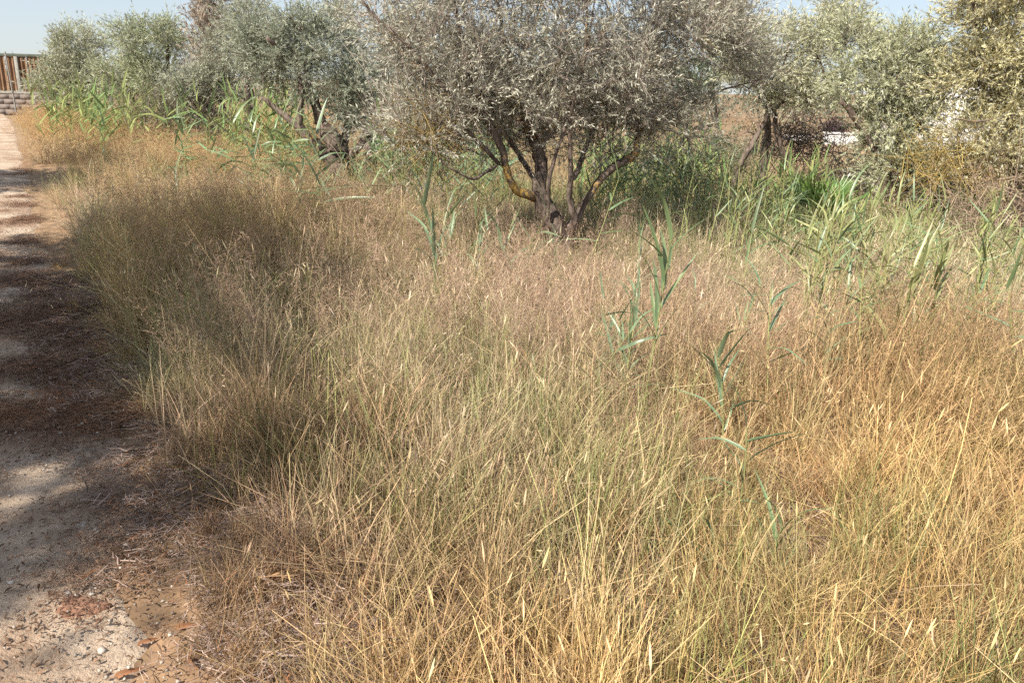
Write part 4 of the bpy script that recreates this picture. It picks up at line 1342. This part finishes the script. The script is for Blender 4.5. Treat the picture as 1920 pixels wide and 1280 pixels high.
def reed(base, top, nleaf, ll, label, group=None, key='g', parts=True, into=None, az=None, spread=.9, low=.3, elev=(25, 60), wide=1.0):
    base = np.array(tuple(base)); top = np.array(tuple(top))
    root = empty('reed', base, label, 'reed', group) if parts else None
    H = np.linalg.norm(top - base)
    t = np.linspace(0, 1, 8)
    side = rng.normal(size=3) * .03 * H; side[2] = 0
    P = (top - base)[None] * t[:, None] + side[None] * np.sin(np.pi * t)[:, None]
    r0 = .0042 + .0012 * H
    az = (0.2 if az is None else az)
    items = []
    for i in range(nleaf):
        f = low + (1 - low) * (i + .5 * random.random()) / max(nleaf - .5, 1)
        f = min(f, .995)
        a = az + (0 if i % 2 == 0 else math.pi * (.55 if random.random() < .5 else 1.0)) + random.gauss(0, spread)
        e = R(random.uniform(*elev))
        if i == nleaf - 1: e = R(random.uniform(62, 84)); f = .995
        q = f * 7; i0 = int(q); p_ = P[i0] * (1 - q + i0) + P[min(i0 + 1, 7)] * (q - i0)
        X = Vector((math.cos(a) * math.cos(e), math.sin(a) * math.cos(e), math.sin(e)))
        Yv = Vector((0, 0, 1)).cross(X).normalized()
        Z = X.cross(Yv)
        rr = random.gauss(0, .5)
        Y2_ = Yv * math.cos(rr) + Z * math.sin(rr); Z2 = X.cross(Y2_)
        s = ll * random.uniform(.7, 1.15) * (1 - .25 * abs(f - .7))
        mm = Matrix((X * s, Y2_ * s * wide, Z2 * s)).transposed().to_4x4()
        mm.translation = p_
        items.append((random.choice(LEAF[key]), mm))
    tv, tf = tubes(P[None], np.linspace(r0, r0 * .35, 8)[None], 5)
    if parts:
        obj('stem', mk_mesh('stem', tv, tf), M_STEM, root)
        for me, mm in items:
            o = bpy.data.objects.new('leaf', me)
            o.parent = root
            o.matrix_local = mm
            col.objects.link(o)
    else:
        a_ = Acc()
        v_ = random.uniform(.75, 1.2)
        a_.add((tv, tf), np.array((.34, .35, .15)) * v_)
        base_c = {'g': (.19, .28, .11), 'b': (.19, .28, .18), 'y': (.29, .33, .13)}[key]
        for me, mm in items:
            vi, fi = LV[LEAF[key].index(me)]
            vv = np.array([tuple(mm @ Vector(tuple(w_))) for w_ in vi])
            a_.add((vv, fi), np.array(base_c) * random.uniform(.75, 1.25))
        into.add((np.concatenate(a_.V) + base, np.concatenate(a_.F)), np.concatenate(a_.C))
    return root


def reed_px(pb, pt, d, nleaf, ll, label, key='g', dy=0., **kw):
    """reed whose visible foot and tip are given in photo pixels, at distance d; the foot goes down to the soil"""
    a, b = AT(*pb, d), AT(*pt, d + dy)
    s = (b - a) / max(b.z - a.z, .05)
    g = a - s * a.z
    if (g - a).length > 1.2: g = Vector((a.x, a.y, 0))
    g.z = float(hgt(g.x, g.y)) - .03
    return reed(g, b, nleaf, ll, label, key=key, **kw)


hero = [
    ((1192, 850), (1258, 450), 3.55, 11, .34, 'tall leaning reed with long folded leaves in the middle of the field', 'g', dict(az=.7, spread=.45, low=.45, elev=(48, 76), wide=1.1)),
    ((806, 600), (792, 360), 5.0, 9, .34, 'blue-green reed with spear leaves left of the large olive trunk', 'b', dict(az=1.2, low=.3, elev=(55, 80), wide=1.1)),
    ((1352, 900), (1348, 670), 3.2, 9, .27, 'upright blue-green reed in the straw, below the tall leaning reed', 'b', dict(az=.3, low=.3, elev=(40, 75))),
    ((1375, 1020), (1400, 800), 2.75, 8, .25, 'low blue-green reed drooping over the straw at right of centre', 'b', dict(az=2.6, low=.1, elev=(10, 60))),
    ((1330, 1160), (1340, 1010), 2.3, 6, .24, 'small broken blue-green reed lowest in the straw', 'b', dict(az=2.8, low=.1, elev=(5, 50))),
    ((1430, 1200), (1465, 990), 2.3, 7, .22, 'bright green young reed beside the broken one', 'g', dict(az=.2, low=.1, elev=(50, 78))),
    ((1378, 590), (1410, 435), 5.4, 6, .34, 'thin reed with one long dark leaf reaching right', 'g', dict(az=0, spread=.4, low=.35, elev=(5, 40))),
    ((1480, 640), (1482, 420), 5.5, 7, .32, 'straight yellow-stemmed reed next to the long-leaved one', 'g', dict(az=.2, low=.3, elev=(15, 50))),
    ((1538, 600), (1534, 470), 5.0, 6, .24, 'slim blue-green reed in front of the fan palm', 'b', dict(az=.4, low=.3)),
    ((1594, 690), (1560, 550), 4.6, 5, .24, 'reed leaning left in front of the fan palm', 'y', dict(az=2.5, low=.3)),
    ((1640, 720), (1716, 500), 4.2, 8, .34, 'pale yellow-green reed with upright leaves, right of centre', 'y', dict(az=.9, spread=.5, low=.3, elev=(45, 78), wide=1.1)),
    ((1750, 640), (1766, 480), 4.4, 6, .26, 'reed with one very broad pale leaf near the right edge', 'y', dict(az=1.8, low=.4, elev=(50, 85), wide=1.5)),
    ((1842, 600), (1838, 470), 4.5, 7, .24, 'leafy green reed in the cluster near the right edge', 'g', dict(az=1.0, low=.2)),
    ((1905, 680), (1890, 540), 3.9, 7, .34, 'reed at the right edge with long leaves lying level', 'g', dict(az=3.0, spread=.7, low=.35, elev=(-8, 25))),
    ((1304, 620), (1302, 545), 5.0, 6, .17, 'short bluish reed tuft just right of the tall leaning reed', 'b', dict(az=.5, low=.4, elev=(40, 80))),
    ((1196, 580), (1200, 420), 5.8, 6, .26, 'blue-green reed between the olive trunk and the tall leaning reed', 'b', dict(az=.6, low=.3, elev=(40, 75))),
    ((1100, 500), (1160, 335), 6.6, 7, .36, 'reed slanting right from the foot of the large olive', 'g', dict(az=-.1, spread=.4, low=.3, elev=(0, 40))),
    ((1042, 530), (1040, 450), 6.4, 6, .22, 'pale bluish reed clump at the foot of the large olive', 'b', dict(az=1.5, low=.2, elev=(50, 82), wide=1.3)),
    ((1062, 690), (1072, 600), 4.4, 4, .18, 'short blue-green reed half sunk in the straw of the middle', 'b', dict(az=1.5, low=.4, elev=(50, 80))),
    ((1182, 740), (1186, 610), 4.0, 4, .22, 'single-leaved green reed left of the tall leaning reed', 'g', dict(az=1.6, low=.5, elev=(65, 85))),
    ((590, 330), (592, 250), 9.8, 6, .46, 'reed with big dark fan leaves before the bent olive', 'b', dict(az=.9, spread=.5, low=.5, elev=(30, 70), wide=1.5)),
    ((612, 420), (600, 345), 8.2, 5, .55, 'reed with long dark leaves lying level, left of the large olive', 'g', dict(az=.1, spread=.3, low=.5, elev=(-8, 15))),
    ((198, 320), (196, 205), 13.5, 7, .42, 'lone dark reed in the ochre grass at left', 'g', dict(az=.6, low=.2, elev=(50, 80))),
    ((336, 400), (334, 310), 9.5, 4, .32, 'short dark reed in the shaded grass at left', 'g', dict(az=1.2, low=.4, elev=(55, 82))),
    ((470, 380), (478, 290), 9.5, 6, .4, 'dark slanting reed in the shade before the bent olive', 'b', dict(az=.7, low=.3, elev=(35, 75))),
    ((1848, 1240), (1845, 1120), 2.3, 4, .16, 'thin green reed in the golden grass at bottom right', 'g', dict(az=1.5, low=.4, elev=(45, 80))),
    ((1720, 1290), (1725, 1180), 2.15, 8, .2, 'bright green grassy shoot low at bottom right', 'y', dict(az=.6, spread=1.4, low=.05, elev=(40, 75), wide=.6)),
]
for pb, pt, d, nl, ll, lab, key, kw in hero:
    kw['wide'] = kw.get('wide', 1.0) * .82
    reed_px(pb, pt, d, nl + 1, ll * 1.05, lab, key, **kw)


def reed_patch(n, xr, yr, dr, hr, label, group, keys='g', ll=(.26, .40), parts=True, nl=(6, 9), **kw):
    for _ in range(n):
        px = random.uniform(*xr); d = random.uniform(*dr)
        pt = AT(px, random.uniform(*yr), d)
        h = min(max(pt.z, hr[0]), hr[1])
        g = Vector((pt.x + random.gauss(0, .08), d, 0)); g.z = float(hgt(g.x, g.y)) - .03
        reed(g, Vector((pt.x + random.gauss(.05, .10), d + random.gauss(0, .08), h)), random.randint(*nl), random.uniform(*ll), label, group, random.choice(keys), parts, az=random.gauss(.2, .5), **kw)


reed_patch(58, (1085, 1310), (215, 400), (7.8, 10.0), (.7, 1.5), 'green reed in the thicket right of the large olive trunk', 'reeds right of the large olive', 'ggy', (.22, .34), wide=.85)
reed_patch(40, (700, 940), (205, 340), (9.0, 11.5), (.7, 1.6), 'green reed in the stand seen behind the left limbs of the large olive', 'reeds behind the large olive', 'ggb')
reed_patch(38, (330, 580), (190, 300), (10.5, 13.5), (.7, 1.7), 'reed with dark level leaves in the stand left of the bent olive', 'reeds left of the bent olive', 'gg', (.34, .5), elev=(-5, 45))
reed_patch(12, (560, 720), (250, 380), (9, 11.5), (.5, 1.1), 'green reed in the strip before the bent olive trunk', 'reeds before the bent olive', 'gb', (.3, .45))
reed_patch(42, (1290, 1540), (285, 410), (7.0, 9.6), (.6, 1.35), 'pale green reed standing before the leaning poles', 'reeds before the leaning poles', 'ggy', (.2, .3), wide=.75)
reed_patch(52, (1500, 1930), (365, 480), (4.6, 7.2), (.6, 1.05), 'yellow-green reed tip in the band before the right-hand olives', 'reeds before the right-hand olives', 'yyg', (.2, .32), elev=(15, 70), wide=.75, low=.35)
reed_patch(12, (1560, 1930), (470, 570), (4.0, 5.2), (.55, .85), 'small yellow-green reed among the straw near the right edge', 'small reeds near the right edge', 'yg', (.18, .28))
reed_patch(9, (820, 1010), (380, 460), (6.0, 7.2), (.45, .8), 'small blue-green reed in the pink grass left of the olive trunk', 'small reeds in the pink grass', 'bg', (.22, .34))
reed_patch(10, (1110, 1560), (540, 690), (3.6, 4.8), (.5, .75), 'short blue-green reed poking from the pink grass right of centre', 'short reeds right of centre', 'b', (.18, .28))
mass = Acc()
reed_patch(110, (70, 350), (160, 215), (16, 25), (1.0, 2.2), '', '', 'gy', (.42, .6), parts=False, nl=(6, 8), into=mass)
reed_patch(60, (380, 570), (165, 240), (13.8, 17), (1.0, 2.0), '', '', 'gy', (.38, .52), parts=False, nl=(6, 8), into=mass)
reed_patch(60, (690, 960), (215, 300), (11.5, 15), (.9, 1.8), '', '', 'ggb', (.34, .48), parts=False, nl=(6, 8), into=mass)
reed_patch(70, (1080, 1340), (235, 330), (10.0, 14), (.8, 1.6), '', '', 'ggy', (.32, .46), parts=False, nl=(6, 8), into=mass)
reed_patch(34, (1340, 1560), (300, 350), (9.6, 11), (.5, 1.0), '', '', 'gyy', (.28, .4), parts=False, nl=(6, 8), into=mass)
reed_patch(70, (1290, 1930), (375, 450), (7.2, 9.6), (.55, 1.0), '', '', 'gyy', (.2, .32), parts=False, nl=(5, 7), into=mass, elev=(30, 75), wide=.8)
tag(obj('far_reeds', mass.mesh('far_reeds'), M_REEDM), 'farther green reeds massed behind the olives and along the far track', kind='stuff')

# ------------------------------------------------------------------ fan palm
pb = G(1526, 455); pb.z = float(hgt(pb.x, pb.y))
palm = empty('fan_palm', pb, 'small spiky green fan palm in the grass before the leaning poles', 'palm')
V, F = [], []
nb_ = 13
for j in range(nb_):
    a = R(-75 + 150 * j / (nb_ - 1))
    dx, dz = math.sin(a), math.cos(a)
    L = .27 * (1 - .15 * abs(a))
    o_ = len(V)
    for t, w in ((0, .008), (.45, .016), (1, .001)):
        px_, pz_ = dx * L * t, .3 + dz * L * t
        V += [(px_ - dz * w * .5, -.02 * t * t, pz_ + dx * w * .5), (px_ + dz * w * .5, .006 - .02 * t * t, pz_ - dx * w * .5)]
    F += [(o_, o_ + 1, o_ + 3, o_ + 2), (o_ + 2, o_ + 3, o_ + 5, o_ + 4)]
o_ = len(V)
V += [(-.006, 0, 0), (.006, 0, 0), (.006, 0, .31), (-.006, 0, .31)]
F += [(o_, o_ + 1, o_ + 2, o_ + 3)]
pm = mk_mesh('leaf', V, F, smooth=False)
pm.materials.append(M_PALM)
for i in range(20):
    o = bpy.data.objects.new('leaf', pm)
    s = random.uniform(1.15, 1.6)
    o.scale = (s, s, s)
    o.rotation_euler = Euler((random.uniform(.05, .75), 0, random.random() * 6.28), 'XYZ')
    link(o, palm)

# ------------------------------------------------------------------ stones and single fallen leaves on the track
def stone(px, py, s, label):
    g = G(px, py); g.z = float(hgt(g.x, g.y)) + .008
    V = rdir(90)
    th = np.linspace(0, np.pi, 7); ph = np.linspace(0, 2 * np.pi, 9)[:-1]
    vs = np.array([[math.sin(a) * math.cos(b), math.sin(a) * math.sin(b), math.cos(a)] for a in th for b in ph])
    vs *= 1 + .22 * np.sin(vs[:, :1] * 4 + px) + .18 * np.cos(vs[:, 1:2] * 5 + py)
    vs *= np.array([s, s * .75, s * .5])
    F = [(i * 8 + j, i * 8 + (j + 1) % 8, (i + 1) * 8 + (j + 1) % 8, (i + 1) * 8 + j) for i in range(6) for j in range(8)]
    o = obj('stone', mk_mesh('stone', vs, np.array(F), smooth=False), M_STONE, None, g)
    o.rotation_euler.z = px
    tag(o, label, 'stone', 'stones on the dirt track')


for px, py, s, lab in ((150, 868, .016, 'pale stone at the grassy edge of the track, farthest of the stones'), (157, 1009, .018, 'pale stone in a ring of twigs on the track'),
                       (240, 1055, .017, 'pale angular stone lying in the grey straw beside the track'), (131, 1140, .013, 'leftmost of the small pale stones above the red earth patch'),
                       (147, 1142, .010, 'middle one of the small pale stones above the red earth patch'), (176, 1139, .011, 'rightmost of the small pale stones above the red earth patch'),
                       (172, 1112, .009, 'small pale stone just behind the row above the red earth patch'), (194, 1236, .014, 'pale stone at the lower edge of the track by the straw'),
                       (184, 1020, .010, 'small pale stone right of the twig-ringed stone'), (25, 1118, .012, 'pale pebble alone on bare earth at the left edge')):
    stone(px, py, s, lab)

M_DEAD = leafy_mat('dead_leaf', .25, base=(.34, .17, .095))
M_RED = solid_mat('red_clay', (.17, .085, .055), (.25, .135, .09), 40, bump=.8)


def fallen_leaf(px, py, L, rz, tiltx, label):
    v, f = leaf_mesh(.9, .24, 0, 1, .9)
    g = G(px, py, .03)
    o = obj('fallen_leaf', mk_mesh('fallen_leaf', v * L, f), M_DEAD, None, g)
    o.rotation_euler = Euler((tiltx, -.35, rz), 'XYZ')
    tag(o, label, 'leaf', 'fallen brown leaves beside the track')


fallen_leaf(352, 1232, .07, -1.1, .9, 'curled orange-brown fallen leaf on the straw at bottom left')
fallen_leaf(215, 1270, .075, .5, .5, 'long red-brown fallen leaf at the lower edge, beside the track')
fallen_leaf(258, 1210, .06, .7, .3, 'thin brown fallen leaf right of the lowest stone')
fallen_leaf(330, 1178, .07, .2, .6, 'red-brown fallen leaf in the grey straw above the curled one')

# red clay clod
g = G(152, 1160); g.z = float(hgt(g.x, g.y))
th = np.linspace(.02, np.pi / 2, 8); ph = np.linspace(0, 2 * np.pi, 25)[:-1]
vs = np.array([[math.sin(a) * math.cos(b), math.sin(a) * math.sin(b), math.cos(a)] for a in th for b in ph])
vs[:, :2] *= (1 + .14 * np.sin(np.arctan2(vs[:, 1], vs[:, 0]) * 3 + 1) + .08 * np.sin(np.arctan2(vs[:, 1], vs[:, 0]) * 7))[:, None]
vs = vs * np.array([.085, .055, .022]) + rng.normal(size=vs.shape) * .0022
vs[:, 2] -= .004
F = [(i * 24 + j, i * 24 + (j + 1) % 24, (i + 1) * 24 + (j + 1) % 24, (i + 1) * 24 + j) for i in range(7) for j in range(24)]
tag(obj('clay_clod', mk_mesh('clay_clod', vs, np.array(F)[:, ::-1]), M_RED, None, g), 'patch of red-brown clay on the track below the row of small stones', 'clod')

# ------------------------------------------------------------------ trees left of the track that shade it
def shade_tree(c, r, n, label, h0=2.2):
    c = Vector(c)
    b = Vector((c.x - .3, c.y, 0))
    lim = [('trunk', [b - Vector((0, 0, .1)), b + Vector((.05, 0, h0 * .5)), b + Vector((.15, .05, h0)), c], [.2, .16, .13, .05], None)]
    for k in range(5):
        a = k * 1.26
        e = c + Vector((math.cos(a) * r[0] * .6, math.sin(a) * r[1] * .6, r[2] * .2))
        lim.append(('limb', [b + Vector((.15, .05, h0 - .1)), (b + Vector((.15, .05, h0)) + e) * .5, e], [.08, .05, .02], None))
    build_tree('pine_tree', label, 'tree', b, lim, [(c, r, n)], gain=1.0, per_twig=8, twigs=8, leaf=(.17, .035), twig_len=(.25, .5), pal=((.05, .07, .03), (.10, .13, .06)), silver=0, group='pines along the left of the track')


shade_tree((-5.55, -1.3, 5.0), (1.5, 1.6, 1.0), 150, 'nearest pine across the track, its shade on the front of the track')
shade_tree((-6.6, 2.8, 5.2), (2.3, 2.7, 1.3), 270, 'broad pine across the track, its shade on the left-hand grass')
shade_tree((-5.9, 1.0, 5.4), (1.5, 1.3, 1.0), 130, 'slim pine across the track, its shade on the tussocks at the track edge')
shade_tree((-11.5, 9.5, 5.0), (1.7, 1.5, 1.2), 240, 'farther pine across the track, its shade crossing the track')
